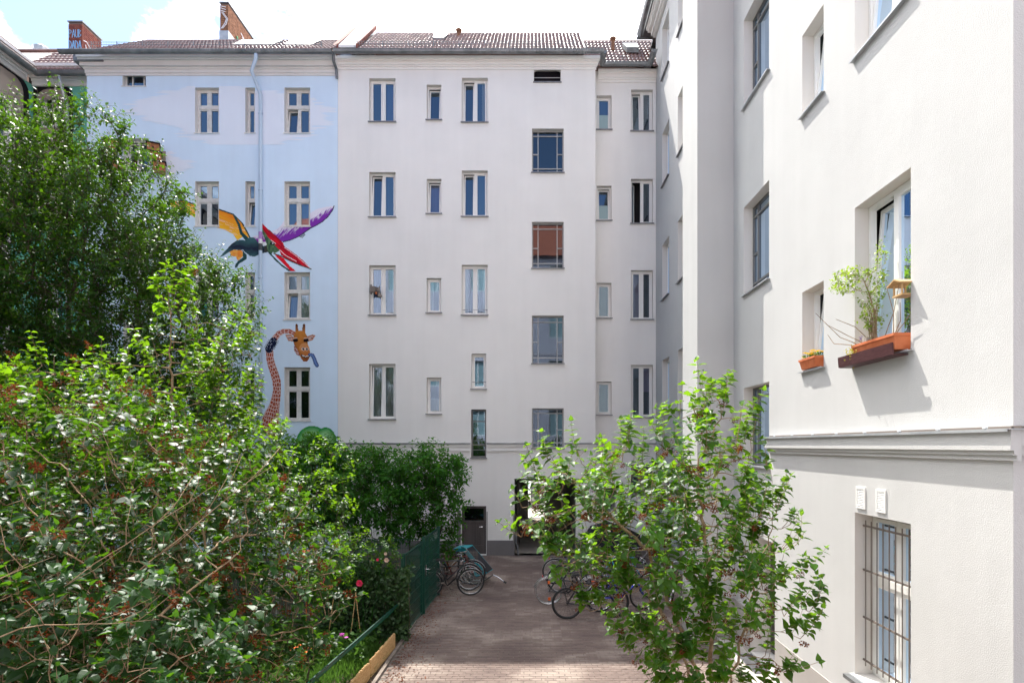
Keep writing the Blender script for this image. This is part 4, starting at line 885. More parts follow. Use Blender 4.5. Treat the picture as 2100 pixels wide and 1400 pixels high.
m_, al, ac, b_ = near(px, py, gz([(122,228),(70,325)]), [44*s_, 46*s_]); c.put(m_, (.008,.012,.04)); c.put(m_ & (vnoise(px,py,1.2,1.2,2) > .78), (.45,.5,.6))
for k in range(7):
    for sd in (-1, 1): c.put(near(px, py, gz([(122-k*8+sd*38,228+k*15+sd*6),(122-k*8+sd*62,222+k*15+sd*10)]), .45)[0], (.01,.015,.05))
for ear, inn in (([(262,155),(330,150),(362,185),(355,235),(300,225)],[(280,168),(335,170),(350,215),(305,208)]), ([(528,172),(590,150),(624,162),(592,215),(540,234)],[(545,185),(600,168),(575,205),(545,215)])):
    c.put(inpoly(px, py, gz(ear)), (.48,.22,.14)); c.put(inpoly(px, py, gz(inn)), (.68,.50,.46)); 
    cxm = sum(p[0] for p in inn)/4; cym = sum(p[1] for p in inn)/4; c.put(near(px, py, gz([(cxm-15,cym+3),(cxm+20,cym)]), .8)[0], (.10,.04,.03))
for x in (398, 487): c.put(near(px, py, gz([(x,40),(x+4*(1 if x < 450 else -1),120)]), [2.6,3.2])[0], c.grad((py-667)/12, (.12,.04,.02), (.42,.16,.05)))
c.put(inpoly(px, py, gz([(365,280),(385,300),(440,360),(445,410),(400,392),(368,340)])), c.grad((vnoise(px,py,1.5,1.5,7)-.5)*8, (.66,.45,.42), (.22,.05,.03)))
hd = gz([(385,125),(410,105),(480,105),(500,125),(530,180),(530,260),(550,310),(562,370),(548,440),(525,470),(480,470),(455,440),(420,350),(372,280),(358,220),(362,160)])
c.put(inpoly(px, py, hd), c.grad(((px-617)/16)**2*.6+((py-695)/30)*.4+.35*vnoise(px,py,4,4,1), (.60,.22,.04), (.26,.07,.02)))
c.put(near(px, py, gz([(495,315),(515,340)]), 11)[0] & inpoly(px, py, hd), c.grad((py-713)/12, (.62,.27,.10), (.50,.16,.04)))
for x in (478, 520): c.put(near(px, py, gz([(x-4,322),(x+4,326)]), 3.1)[0], (.70,.56,.50)); c.put(near(px, py, gz([(x,320),(x+2,330)]), 1.6)[0], (.02,.01,.01))
for x in (385, 512): c.put(near(px, py, gz([(x-14,222),(x+14,218)]), 3.2)[0], (.012,.008,.01)); c.put(near(px, py, gz([(x-24,196),(x+18,190)]), 1.0)[0], (.62,.42,.34))
c.put(near(px, py, gz([(462,402),(500,418),(545,410)]), 2.2)[0], (.05,.02,.02)); c.put(near(px, py, gz([(468,400),(500,413),(535,408)]), 1.0)[0] & (vnoise(px,py,.9,9,3) > .3), (.82,.78,.74))
tg = near(px, py, gz([(556,388),(590,400),(612,445),(625,490),(643,518)]), [3.0,3.9,4,4,4]); c.put(tg[0], c.grad(tg[3], (.16,.26,.52), (.01,.03,.16)))
c.finish('giraffe_painting', bb, rects)
# round green bush painted at the foot of the wall
c = Canvas(600, 692, 868, 946, 1.3); px, py = c.px, c.py
for (ex, ey, rx, ry) in ((640,908,33,35),(668,906,22,30)):
    q = np.hypot((px-ex)/rx, (py-ey)/ry); c.put(q < 1, c.grad((q-.62)*2.6+.2*vnoise(px,py,7,7,2), (.32,.62,.28), (.02,.26,.05)))
c.finish('green_bush_painting', bb, rects)
# painted clouds: horizontal brush strokes
mb = MB(); rr = random.Random(3)
def strokecloud(y0, y1, L0, R0, w=3.0, jag=26):
    y = y0; k = 0
    while y < y1:
        t = (y-y0)/(y1-y0); a_ = np.interp(t, [p[0] for p in L0], [p[1] for p in L0]) + rr.uniform(-jag, jag)*.8; b_ = np.interp(t, [p[0] for p in R0], [p[1] for p in R0]) + rr.uniform(-jag, jag)*.8
        segs = [(a_, min(b_, 690))]
        for (x0, x1, q0, q1) in rects:
            if q0-.3 < y+w and y < q1+.3:
                ns = []
                for (s0, s1) in segs:
                    if s1 <= x0 or s0 >= x1: ns.append((s0, s1))
                    else:
                        if s0 < x0: ns.append((s0, x0))
                        if s1 > x1: ns.append((x1, s1))
                segs = ns
        for (s0, s1) in segs:
            if s1 - s0 > 3:
                e0 = min(14, (s1-s0)*.3) if s0 == a_ else 0; e1 = min(14, (s1-s0)*.3) if s1 == min(b_,690) and s1 < 690 else 0
                f = lambda X_, Y_: (X(X_,DF), Yp, Z(Y_,DF)); ym = y + w/2
                mb.add([f(s0, ym if e0 else y), f(s0+e0, y), f(s1-e1, y), f(s1, ym if e1 else y), f(s1, ym if e1 else y+w), f(s1-e1, y+w), f(s0+e0, y+w), f(s0, ym if e0 else y+w)], [(0,1,2,3,4,5,6,7)])
        y += w
M['cloudpaint'] = plaster('pale_cloud_paint', (.80, .85, .93), .3, 60, .002, .04)
strokecloud(177, 205, [(0,390),(.4,330),(1,270)], [(0,500),(.5,600),(1,645)])
strokecloud(207, 258, [(0,262),(.4,250),(.7,285),(1,330)], [(0,660),(.5,684),(1,665)])
strokecloud(258, 297, [(0,345),(.4,365),(1,420)], [(0,655),(.4,640),(1,590)])
strokecloud(310, 375, [(0,335),(.5,330),(1,345)], [(0,345),(.3,395),(.5,400),(.7,360),(1,350)], 3.0, 14)
build('cloud_painting', mb, M['cloudpaint'], bb)
# wooden nest boxes round the fourth floor window
for i, (px0, py0, side) in enumerate(((232,300,-1),(225,322,-1),(238,338,-1),(318,308,1),(322,326,1),(330,346,1))):
    x = X(px0, DF-.25); z = Z(py0, DF-.25); t = thing('nest_box', ['top','middle','lowest'][i%3] + ' wooden nest box on the ' + ('left' if side < 0 else 'right') + ' of the fourth floor window in the blue wall', 'nest box', (x, DF-.3, z), side*R(28), 'nest boxes round the blue wall window')
    mb = MB(); mb.box(x-.20, x+.16, DF-.48, DF-.12, z-.15, z+.135); mb.tube((x,DF-.2,z),(x,DF+.0,z),.02); build('box', mb, M['cedar'], t)
    mb = MB(); mb.add([(x-.24,DF-.56,z+.14),(x+.20,DF-.56,z+.14),(x+.20,DF-.10,z+.17),(x-.24,DF-.10,z+.17),(x-.24,DF-.56,z+.16),(x+.20,DF-.56,z+.16),(x+.20,DF-.10,z+.19),(x-.24,DF-.10,z+.19)],[(0,3,2,1),(4,5,6,7),(0,1,5,4),(1,2,6,5),(2,3,7,6),(3,0,4,7)]); build('lid', mb, M['black'], t)
    mb = MB(); mb.tube((x-.02,DF-.49,z),(x-.02,DF-.479,z),.035,n=12); build('entrance_hole', mb, M['black'], t)
mb = MB(); mb.box(X(332,DF), X(340,DF), DF-.02, DF-.001, Z(333,DF), Z(311,DF)); tag(build('wall_plaque', mb, M['tan']), 'small upright pinkish plaque on the blue wall right of the nest boxes', 'plaque')
# dark brown birdhouse-like ornament hung by a window of the white house
x = X(761,DF); z = Z(597,DF); t = thing('bracket_ornament', 'dark brown birdhouse-like ornament with a small red-brown ball hanging beside a third-row window of the white building', 'ornament', (x, DF, z))
mb = MB(); mb.box(x-.01, x+.03, DF-.06, DF-.0, z-.12, z+.22); mb.box(x+.02, x+.20, DF-.22, DF-.06, z-.08, z+.12); mb.tube((x+.2,DF-.14,z),(x+.30,DF-.14,z+.10),.03,n=6); mb.tube((x+.30,DF-.14,z+.1),(x+.30,DF-.14,z-.05),.05,.06,n=8); mb.tube((x+.30,DF-.14,z-.05),(x+.35,DF-.14,z-.24),.03,.09,n=8); mb.tube((x+.24,DF-.14,z+.05),(x+.22,DF-.14,z+.16),.012,n=5); mb.tube((x+.33,DF-.14,z+.1),(x+.36,DF-.14,z+.19),.012,n=5); build('bracket', mb, M['rust'], t)
mb = MB(); mb.blob((x+.22,DF-.16,z-.11),.045,.045,.05,10,6); build('ornament_ball', mb, M['terra'], t)  # small terracotta-coloured ball on the ornament, not a lamp
# ================================================================ paving
PX0, PX1, PY0, PY1 = -2.55, XA, 4.0, DF
pv = MB(); pv.box(-3.0, XA+.0, 3.0, PY1+.0, -.06, -.004); pv.box(XA-.001, 14, -.6, YN, -.06, -.004); pv.box(-3.0, XA-.002, -.6, 2.999, -.06, -.004)
M['joint'] = varied('joint_sand', (.10,.085,.075), (.19,.165,.14), 3, .95)
paving = build('paving', pv, M['joint']); tag(paving, kind='structure')
def brickmat():
    m = mat('paving_brick', (.3,.2,.17), .8, .25); nt, N, L, b = nodes(m)
    g = N('ShaderNodeNewGeometry'); t = N('ShaderNodeTexCoord')
    sp = N('ShaderNodeVectorMath'); sp.operation = 'MULTIPLY'; sp.inputs[1].default_value = (5, 10, 0); L(g.outputs['Position'], sp.inputs[0])
    wn_ = N('ShaderNodeTexWhiteNoise'); fl = N('ShaderNodeVectorMath'); fl.operation = 'FLOOR'; L(sp.outputs[0], fl.inputs[0]); L(fl.outputs[0], wn_.inputs['Vector'])
    n = N('ShaderNodeTexNoise'); n.inputs['Scale'].default_value = .75; n.inputs['Detail'].default_value = 7; L(g.outputs['Position'], n.inputs['Vector'])
    r = N('ShaderNodeValToRGB'); r.color_ramp.elements[0].position = .30; r.color_ramp.elements[0].color = (.115,.083,.073,1); r.color_ramp.elements[1].position = .72; r.color_ramp.elements[1].color = (.31,.255,.215,1)
    e = r.color_ramp.elements.new(.50); e.color = (.165,.122,.105,1)
    ad = N('ShaderNodeMath'); ad.operation = 'MULTIPLY_ADD'; L(wn_.outputs['Value'], ad.inputs[0]); ad.inputs[1].default_value = .12; L(n.outputs['Fac'], ad.inputs[2])
    s = N('ShaderNodeMath'); s.operation = 'SUBTRACT'; L(ad.outputs[0], s.inputs[0]); s.inputs[1].default_value = .06
    L(s.outputs[0], r.inputs[0]); L(r.outputs[0], b.inputs['Base Color'])
    n2 = N('ShaderNodeTexNoise'); n2.inputs['Scale'].default_value = 45; n2.inputs['Detail'].default_value = 4; L(g.outputs['Position'], n2.inputs['Vector'])
    bp = N('ShaderNodeBump'); bp.inputs['Strength'].default_value = .5; bp.inputs['Distance'].default_value = .003; L(n2.outputs['Fac'], bp.inputs['Height']); L(bp.outputs[0], b.inputs['Normal'])
    return m
M['pbrick'] = brickmat()
bme = []
for k in range(6):    # six slightly different bricks, bevelled edges, shared by all copies
    mb = MB(); w, h, t, e = .0965, .0465, .0, .006; q = rnd.uniform(-.0015, .0015)
    mb.add([(-w,-h,-.03),(w,-h,-.03),(w,h,-.03),(-w,h,-.03),(-w,-h,t-e),(w,-h,t-e),(w,h,t-e),(-w,h,t-e),(-w+e,-h+e,t+q),(w-e,-h+e,t-q),(w-e,h-e,t+q),(-w+e,h-e,t)],
           [(0,1,5,4),(1,2,6,5),(2,3,7,6),(3,0,4,7),(4,5,9,8),(5,6,10,9),(6,7,11,10),(7,4,8,11),(8,9,10,11)])
    me = bpy.data.meshes.new('brick'); me.from_pydata(mb.v, [], mb.f); me.materials.append(M['pbrick']); bme.append(me)
BV = np.array([v.co[:] for v in bme[0].vertices]); BF = np.array([tuple(p.vertices) for p in bme[0].polygons])
spots = []
nr = int((PY1-PY0)/.1)
for j in range(nr):
    y = PY0 + .05 + j*.1; x = PX0 + (.1 if j % 2 else 0) + .1
    while x < (XA if y > YT1 else (XP if y > YT0 else XW)) - .1:
        if not (x > 3.3 and 9.1 < y < 12): spots.append((x, y))
        x += .2
vis = sorted([s for s in spots if s[1] > 9.95 and -2.4 < s[0] < 1.3], key=lambda s: s[1])[:300]; vs_ = set(vis)
for (x, y) in vis:
    o = bpy.data.objects.new('brick', rnd.choice(bme)); COL.objects.link(o); o.parent = paving
    o.location = (x+rnd.uniform(-.002,.002), y+rnd.uniform(-.002,.002), .006+rnd.uniform(-.0015,.0015)); o.rotation_euler = (rnd.gauss(0,.006), rnd.gauss(0,.006), rnd.gauss(0,.006))
rest = np.array([s for s in spots if s not in vs_]); n = len(rest); c3 = np.zeros((n,1,3)); c3[:,0,:2] = rest; c3[:,0,2] = .006 + nrs.uniform(-.002,.002,n)
c3[:,0,:2] += nrs.uniform(-.002,.002,(n,2))
tl_ = nrs.normal(0,.007,(n,1,2)); V = BV[None] + c3; V[:,:,2] += (BV[None,:,:2]*tl_).sum(-1)
tag(np_mesh('brick', V.reshape(-1,3), (BF[None]+np.arange(n)[:,None,None]*len(BV)).reshape(-1,4), M['pbrick'], paving), kind='stuff')
# second yard beyond the passage
mb = MB(); mb.add([(-12,33,-.004),(14,33,-.004),(14,60,-.004),(-12,60,-.004)],[(0,1,2,3)]); mb.add([(-.7,DF+.01,.0),(1.6,DF+.01,.0),(1.6,33,.0),(-.7,33,.0)],[(0,1,2,3)]); M['slab'] = varied('pale_slabs', (.30,.27,.24), (.38,.35,.31), 2, .9); tag(build('far_yard_paving', mb, M['slab']), kind='structure')
fy = thing('far_house', 'grey house wall across the second yard seen through the passage', 'building', (0, 46, 0))
FF = Fr(0, 46, 1, 0, 0, 1); mb = MB(); wall(mb, FF, -14, 16, 0, 15, [(1.2,2.2,1.5,3.2),(-2.5,-1.5,1.5,3.2)]); build('wall', mb, [M['offwhite'], M['reveal']], fy)
for h in ((1.2,2.2,1.5,3.2),(-2.5,-1.5,1.5,3.2)): window(fy, FF, *h, kind='double')
mb = MB(); FF.box(mb, -14, 16, -.02, .001, 0, 1.0); build('plinth', mb, M['plinth'], fy)
# parked van in the second yard
vn = thing('delivery_van', 'pale van parked in the second yard, glimpsed through the passage', 'van', (-1.05, 41, 0))
mb = MB(); x0, x1 = -2.0, -.12
prof = [(38.9,.35),(38.9,.95),(39.5,1.15),(40.1,1.95),(40.5,2.1),(43.8,2.1),(43.9,.35)]
mb.add([(x0,y,z) for y,z in prof]+[(x1,y,z) for y,z in prof],[tuple(range(7)),tuple(range(13,6,-1))]+[(i,(i+1)%7,7+(i+1)%7,7+i) for i in range(7)]); build('body', mb, M['pvc'], vn)
mb = MB(); mb.add([(x0+.1,39.53,1.2),(x1-.1,39.53,1.2),(x1-.12,40.08,1.9),(x0+.12,40.08,1.9)],[(0,1,2,3)]); build('windscreen', mb, M['frost'], vn)
for xx in (x0+.05, x1-.05):
    for yy in (39.6, 43.1): mb = MB(); mb.ring((xx,yy,.33),(1,0,0),.24,.09,20,8); mb.tube((xx-.08,yy,.33),(xx+.08,yy,.33),.2,n=14); build('wheel', mb, M['rubber'], vn)
mb = MB(); mb.box(x0+.15, x0+.4, 38.88, 38.9, .7, .85); build('headlight', mb, M['steel'], vn); mb = MB(); mb.box(x1-.4, x1-.15, 38.88, 38.9, .7, .85); build('headlight', mb, M['steel'], vn)

# ================================================================ garden ground, kerb, edging
mb = MB(); n = 26; vs = []; 
for i in range(n+1):
    for j in range(n+1):
        x = XT + .02 + (-2.62-XT-.02)*i/n; y = -.55 + (DF+.5+.05)*j/n; vs.append((x, y, .01+.05*mnoise.noise(Vector((x*.7,y*.7,0)))*(0 if i in (0,n) else 1)))
mb.add(vs, [(i*(n+1)+j, (i+1)*(n+1)+j, (i+1)*(n+1)+j+1, i*(n+1)+j+1) for i in range(n) for j in range(n)]); gs = build('garden_soil', mb, M['soil'], smooth=True); tag(gs, kind='structure')
M['kerb'] = varied('old_kerb', (.16,.13,.11), (.26,.22,.19), 6, .9)
kb = thing('kerb', 'low concrete kerb between the garden fence and the paving', 'kerb', (-2.58, 12, 0))
y = 9.0
while y < 21.4: m1 = MB(); m1.box(-2.62, -2.56, y, y+.985, -.05, .045); build('kerb_stone', m1, M['kerb'], kb); y += 1.0
# bicycle bay edging
mb = MB(); mb.box(-2.55, -1.25, 15.25, 15.31, 0, .03); mb.box(-1.42,-1.36, 17.2, 18.2, 0, .03); tag(build('bay_edging', mb, M['kerb']), 'thin concrete strip edging the bicycle bay in front of the trailer', 'kerb')
# wooden picket edging beside the path
pe = thing('picket_edging', 'low roll of pale wooden pickets along the garden beside the path', 'edging', (-2.66, 10.2, 0))
y = 8.6; k = 0
while y < 11.75 and k < 200:
    xx = -2.66 - (11.75-y)*.045; h = .30 + rnd.uniform(-.012,.012) - (.02 if 10.1 < y < 10.2 else 0)
    m1 = MB(); m1.tube((xx, y, 0), (xx, y, h-.02), .024, n=7); m1.tube((xx, y, h-.02), (xx, y, h), .024, .012, n=7)
    if not (10.16 < y < 10.24): build('picket', m1, M['pine'], pe)
    y += .052; k += 1
# ================================================================ green steel mesh fences
def mesh_panel(par, p0, p1, z0, z1, gap=.04):
    mb = MB(); p0 = Vector(p0); p1 = Vector(p1); L_ = (p1-p0).length; e = (p1-p0)/L_; nrm = Vector((-e.y, e.x, 0)); n = int(L_/gap)
    for i in range(n+1): q = p0 + e*(L_*i/n); mb.tube((q.x,q.y,z0), (q.x,q.y,z1+.02), .004, n=4, cap=False)
    k = int((z1-z0)/.2)
    for i in range(k+1):
        z = z0 + (z1-z0)*i/k
        for s_ in (-.007, .007): a_ = p0 + nrm*s_; b_ = p1 + nrm*s_; mb.tube((a_.x,a_.y,z), (b_.x,b_.y,z), .0045, n=4, cap=False)
    return build('mesh_panel', mb, M['green'], par)
def post(par, x, y, h, name='post'):
    mb = MB(); mb.box(x-.03, x+.03, y-.02, y+.02, 0, h); mb.box(x-.034, x+.034, y-.024, y+.024, h, h+.015); return build(name, mb, M['green'], par)
f1 = thing('mesh_fence', 'green steel mesh fence with gate along the left edge of the path', 'fence', (-2.55, 14, 0))
for (a_, b_, za, zb_) in (((-2.63,12.45,0),(-2.56,14.05,0),.05,1.62),((-2.52,14.12,0),(-2.45,15.9,0),.08,1.72)):
    mesh_panel(f1, a_, b_, za, zb_); post(f1, a_[0], a_[1], zb_+.06); post(f1, b_[0], b_[1], zb_+.06)
    mb = MB(); mb.box(0,0,0,0,0,0) ; mb = MB(); mb.tube((a_[0],a_[1],zb_+.03),(b_[0],b_[1],zb_+.03),.018,n=6); mb.tube((a_[0],a_[1],za),(b_[0],b_[1],za),.018,n=6); build('rail', mb, M['green'], f1)
mb = MB(); mb.tube((-2.49,14.3,1.0),(-2.42,14.3,1.0),.012); mb.tube((-2.42,14.3,1.0),(-2.42,14.42,1.0),.012); mb.box(-2.50,-2.485,14.26,14.34,.85,1.1); build('gate_handle', mb, M['steel'], f1)
f2 = thing('mesh_fence', 'green mesh cross fence at the far end of the garden, right before the dark shrub', 'fence', (-4, 15, 0))
for i, (a_, b_) in enumerate(((-7.6,-5.15),(-5.1,-2.58))): mesh_panel(f2, (a_,14.95,0), (b_,14.95,0), .05, 1.6)
for x in (-7.6,-5.12,-2.58): post(f2, x, 14.95, 1.66)
f3 = thing('mesh_fence', 'nearer green mesh cross fence overgrown with ivy and roses', 'fence', (-3.6, 12.3, 0))
for (a_, b_) in ((-6.7,-4.28),(-4.22,-2.66)): mesh_panel(f3, (a_,12.35,0), (b_,12.35,0), .05, 1.55)
for x in (-6.7,-4.25,-2.64): post(f3, x, 12.35, 1.62)
# stack of bright green fence rails leaning along the bed
gr = thing('spare_fence_rails', 'bright green fence strips leaning over the wooden edging', 'fence panel', (-3, 10, 0))
for i in range(5):
    mb = MB(); mb.box(-.012, .012, 8.7, 12.2, -.018, .018); o = build('rail', mb, M['greenlite' if i % 2 else 'green'], None)
    for v in o.data.vertices:
        t = (v.co.y - 8.7)/3.5; v.co.x += -3.17 + .50*t - i*.045 - 0; v.co.z += .42 + .34*t*.6 - i*.05 + .12; v.co -= gr.location
    o.parent = gr
# ================================================================ bicycles
def T_(p, loc, rz, lean): 
    q = Matrix.Rotation(rz, 3, 'Z') @ (Matrix.Rotation(lean, 3, 'X') @ Vector(p)); return q
def bicycle(loc, deg, label, col, lean=3, fender=True, basket=False, rimc='steel', tyre='rubber', saddle='blackmetal', steer=12, reflect=False, helmet=None, scale=1.0):
    t = thing('bicycle', label, 'bicycle', loc, R(deg), 'bicycles parked in the yard'); t.rotation_euler = (R(lean), 0, R(deg)); t.scale = (scale,)*3
    cm_ = col if isinstance(col, bpy.types.Material) else mat('bike_lacquer', col, .3, .6)
    rw, fw_ = Vector((-.52,0,.35)), Vector((.55,0,.35)); bb_ = Vector((-.06,0,.28)); st = Vector((-.22,0,.78)); hd_ = Vector((.36,0,.84)); hd2 = Vector((.40,0,.68)); sd = Vector((-.27,0,.95))
    def loc_build(name, mb, m, par=t, smooth=True): return build(name, mb, m, par, smooth=smooth, local=True)
    mb = MB()
    for a_, b_, r in ((bb_,st,.016),(st,hd_-Vector((0,0,.03)),.015),(bb_,hd2,.019),(hd_,hd2,.021)): mb.tube(a_, b_, r, n=8)
    for s_ in (-.05,.05):
        e = Vector((0,s_,0)); mb.tube(bb_+e*.4, rw+e, .010); mb.tube(st+e*.3, rw+e, .009)
    loc_build('frame', mb, cm_)
    mb = MB(); c_ = math.cos(R(steer)); 
    for s_ in (-.05,.05): mb.path([hd2+Vector((0,s_*.7,-.01)), Vector((.46,s_,.5)), fw_+Vector((0,s_,0))], .011, 6)
    loc_build('fork', mb, cm_)
    for c0 in (rw, fw_):
        mb = MB(); mb.ring(c0, (0,1,0), .335, .020, 40, 8); w_ = loc_build('wheel', mb, M[tyre])
        mb = MB(); mb.ring(c0, (0,1,0), .308, .011, 40, 6); mb.tube(c0-Vector((0,.05,0)), c0+Vector((0,.05,0)), .02, n=8)
        for k in range(20):
            a_ = 2*math.pi*k/20; s_ = .025 if k % 2 else -.025; mb.tube(c0+Vector((0,s_,0)), c0+Vector((math.cos(a_+.3)*.30,0,math.sin(a_+.3)*.30)), .0018, n=3, cap=False)
        loc_build('rim', mb, M[rimc], w_)
        if reflect:
            mb = MB(); mb.box(c0.x-.03,c0.x+.03,-.01,.01,c0.z+.17,c0.z+.24); mb.box(c0.x-.02,c0.x+.04,-.01,.01,c0.z-.24,c0.z-.17); loc_build('reflector', mb, M['orange'], w_, False)
    if fender:
        for c0, a0, a1 in ((rw, -.5, 2.6), (fw_, .4, 2.4)):
            mb = MB(); vs = []; n_ = 16
            for i in range(n_+1):
                a_ = a0+(a1-a0)*i/n_
                if c0 is rw: a_ += .3
                for (dr, yy) in ((0,-.03),(.012,0),(0,.03)): vs.append((c0.x+math.cos(a_)*(.37+dr), yy, c0.z+math.sin(a_)*(.37+dr)))
            mb.add(vs, [(3*i+k,3*i+k+1,3*i+k+4,3*i+k+3) for i in range(n_) for k in range(2)]); loc_build('mudguard', mb, M['steel'] if rimc == 'steel' else M['blackmetal'])
    mb = MB(); mb.tube(st, sd, .012); loc_build('seat_post', mb, M['steel'])
    mb = MB(); sv = [(-.14,.085,.0),(-.14,-.085,.0),(-.02,-.05,.01),(.14,-.018,.0),(.14,.018,.0),(-.02,.05,.01)]
    mb.add([(sd.x+a_,b_,sd.z+c_) for a_,b_,c_ in sv]+[(sd.x+a_*1.03,b_*.9,sd.z+c_+.045) for a_,b_,c_ in sv],[tuple(range(6)),tuple(range(11,5,-1))]+[(i,(i+1)%6,6+(i+1)%6,6+i) for i in range(6)]); loc_build('saddle', mb, M[saddle], smooth=False)
    mb = MB(); top_ = hd_+Vector((-.03,0,.12)); mb.tube(hd_, top_, .012); sg = math.sin(R(steer))
    mb.path([top_+Vector((-.17,-.27,.03)),top_+Vector((-.04,-.24,.02)),top_+Vector((.05,-.08,0)),top_+Vector((.05,.08,0)),top_+Vector((-.04,.24,.02)),top_+Vector((-.17,.27,.03))], .011, 7); loc_build('handlebar', mb, M['steel'])
    mb = MB(); 
    for s_ in (-1,1): mb.tube(top_+Vector((-.17,.27*s_,.03)), top_+Vector((-.09,.255*s_,.025)), .017, n=8)
    loc_build('grip', mb, M['rubber'])
    mb = MB(); mb.ring(bb_, (0,1,0), .085, .006, 24, 4); mb.tube(bb_-Vector((0,.07,0)), bb_+Vector((0,.07,0)), .015)
    for s_ in (-1,1):
        q = bb_+Vector((.12*s_,.08*s_,-.12*s_)); mb.tube(bb_+Vector((0,.08*s_,0)), q, .009); mb.box(q.x-.045,q.x+.045,min(q.y,q.y+.09*s_),max(q.y,q.y+.09*s_),q.z-.012,q.z+.012)
    mb.box(rw.x, bb_.x, .035, .05, .31, .37) if False else None
    mb.tube(bb_+Vector((0,.04,.085)), rw+Vector((0,.04,.03)), .004, n=4); mb.tube(bb_+Vector((0,.04,-.085)), rw+Vector((0,.04,-.03)), .004, n=4); loc_build('crankset', mb, M['rust'])
    mb = MB()
    for s_ in (-.06,.06): mb.tube((rw.x-.14,s_,.74),(rw.x+.26,s_,.74),.006,n=5); mb.tube((rw.x-.08,s_,.74),(rw.x,s_,.37),.005,n=5)
    for k in range(4): mb.tube((rw.x-.12+k*.11,-.06,.74),(rw.x-.12+k*.11,.06,.74),.005,n=5)
    loc_build('luggage_rack', mb, M['blackmetal']); mb = MB(); mb.box(rw.x-.165,rw.x-.145,-.03,.03,.69,.73); loc_build('rear_light', mb, M['red'], smooth=False)
    if basket:
        mb = MB(); x0,x1,y0,y1,z0,z1 = .46,.78,-.17,.17,.82,1.04
        for k in range(6):
            z = z0+(z1-z0)*k/5; mb.path([(x0,y0,z),(x1,y0,z),(x1,y1,z),(x0,y1,z),(x0,y0,z)],.003,4)
        for k in range(9):
            f_ = k/8; mb.tube((x0+(x1-x0)*f_,y0,z0),(x0+(x1-x0)*f_,y0,z1),.003,n=4); mb.tube((x0+(x1-x0)*f_,y1,z0),(x0+(x1-x0)*f_,y1,z1),.003,n=4); mb.tube((x1,y0+(y1-y0)*f_,z0),(x1,y0+(y1-y0)*f_,z1),.003,n=4); mb.tube((x0+(x1-x0)*f_,y0,z0),(x0+(x1-x0)*f_,y1,z0),.003,n=4)
        loc_build('basket', mb, M['rust'])
    return t
bicycle((.92,14.95,.005), 2, 'bicycle with pale rims and orange reflectors sticking out furthest towards the path', (.03,.03,.035), 4, rimc='steel', tyre='steel', reflect=True)
bicycle((1.30,13.75,.005), 6, 'black bicycle with thick black tyres nearest to the camera', (.015,.015,.017), -3, fender=False, rimc='blackmetal')
bicycle((1.25,16.1,.005), -4, 'dark bicycle with cargo rack second from the passage on the right side', (.02,.025,.03), 3, saddle='rubber')
bicycle((1.15,17.2,.005), 3, 'dark blue bicycle nearest the passage entrance', (.02,.04,.12), -4, basket=True)
bicycle((2.1,14.4,.005), 12, 'bicycle with a bright blue fork behind the front row', (.01,.03,.45), 4)
bicycle((2.5,15.6,.005), -8, 'black city bicycle with curved mudguards in the second row', (.02,.02,.02), 5)
bicycle((2.4,16.7,.005), 5, 'bicycle with light blue frame in the second row of bikes', (.03,.30,.50), -4, basket=True)
bicycle((3.4,15.2,.005), 80, 'red bicycle leaning against the side wing wall', (.35,.02,.03), 9)
bicycle((3.7,17.3,.005), 88, 'grey bicycle leaning against the far part of the side wing', (.12,.12,.13), 10)
bicycle((3.2,18.6,.005), 20, 'silver bicycle in the corner of the recessed bay', (.35,.35,.36), 4)
bicycle((-2.15,15.75,.005), 12, 'black bicycle with bright rims standing just behind the green gate', (.02,.02,.02), 5)
bicycle((-2.25,16.35,.005), 4, 'second bicycle behind the gate with curved chrome mudguards', (.05,.05,.055), -5, basket=True)
bicycle((-2.2,17.1,.005), -6, 'maroon bicycle between the gate and the turquoise trailer', (.16,.02,.02), 4)
bicycle((-2.4,17.9,.005), 6, 'bicycle with orange saddle bag furthest back on the left', (.30,.10,.02), -3)
# covered cargo bike: dark hood by the recessed bay
cbk = thing('covered_cargo_bike', 'cargo bicycle under a dark rain cover in front of the recessed bay', 'bicycle', (2.6, 20.2, 0))
mb = MB(); pr_ = [(1.8,.3),(1.75,.9),(1.95,1.22),(2.5,1.38),(3.1,1.2),(3.5,1.0),(3.55,.3)]
mb.add([(x,19.8,z) for x,z in pr_]+[(x,20.6,z-.03) for x,z in pr_],[tuple(range(7)),tuple(range(13,6,-1))]+[(i,(i+1)%7,7+(i+1)%7,7+i) for i in range(7)]); build('cover', mb, M['darkcloth'], cbk)
for xx in (2.0,3.3): mb = MB(); mb.ring((xx,20.2,.26),(0,1,0),.24,.022,28,6); build('wheel', mb, M['rubber'], cbk)
# child trailer tipped up
tr = thing('child_trailer', 'turquoise child bike trailer tipped up with its tow bar on the paving', 'bicycle trailer', (-2.0, 17.4, 0))
tr.rotation_euler = (0, 0, R(-14))
def lb(name, mb, m, par=tr): return build(name, mb, m, par, local=True)
mb = MB()   # long tapered body leaning back, seen from its front
P0 = [(-.28,.0,.95),(.10,-.05,.98),(.75,-.10,.30),(.45,-.10,.20)]; P1 = [(x, y+.62, z) for x, y, z in P0]
mb.add(P0+P1, [(0,1,2,3),(7,6,5,4),(0,4,5,1),(1,5,6,2),(2,6,7,3),(3,7,4,0)]); lb('body', mb, M['turq'])
mb = MB(); mb.add([(.03,-.062,.90),(.66,-.108,.36),(.50,-.108,.28),(-.18,-.055,.86)],[(0,1,2,3)]); mb.add([(.125,-.0,.965),(.755,-.06,.325),(.755,.46,.325),(.125,.52,.965)],[(0,1,2,3)]); lb('mesh_window', mb, M['darkcloth'])
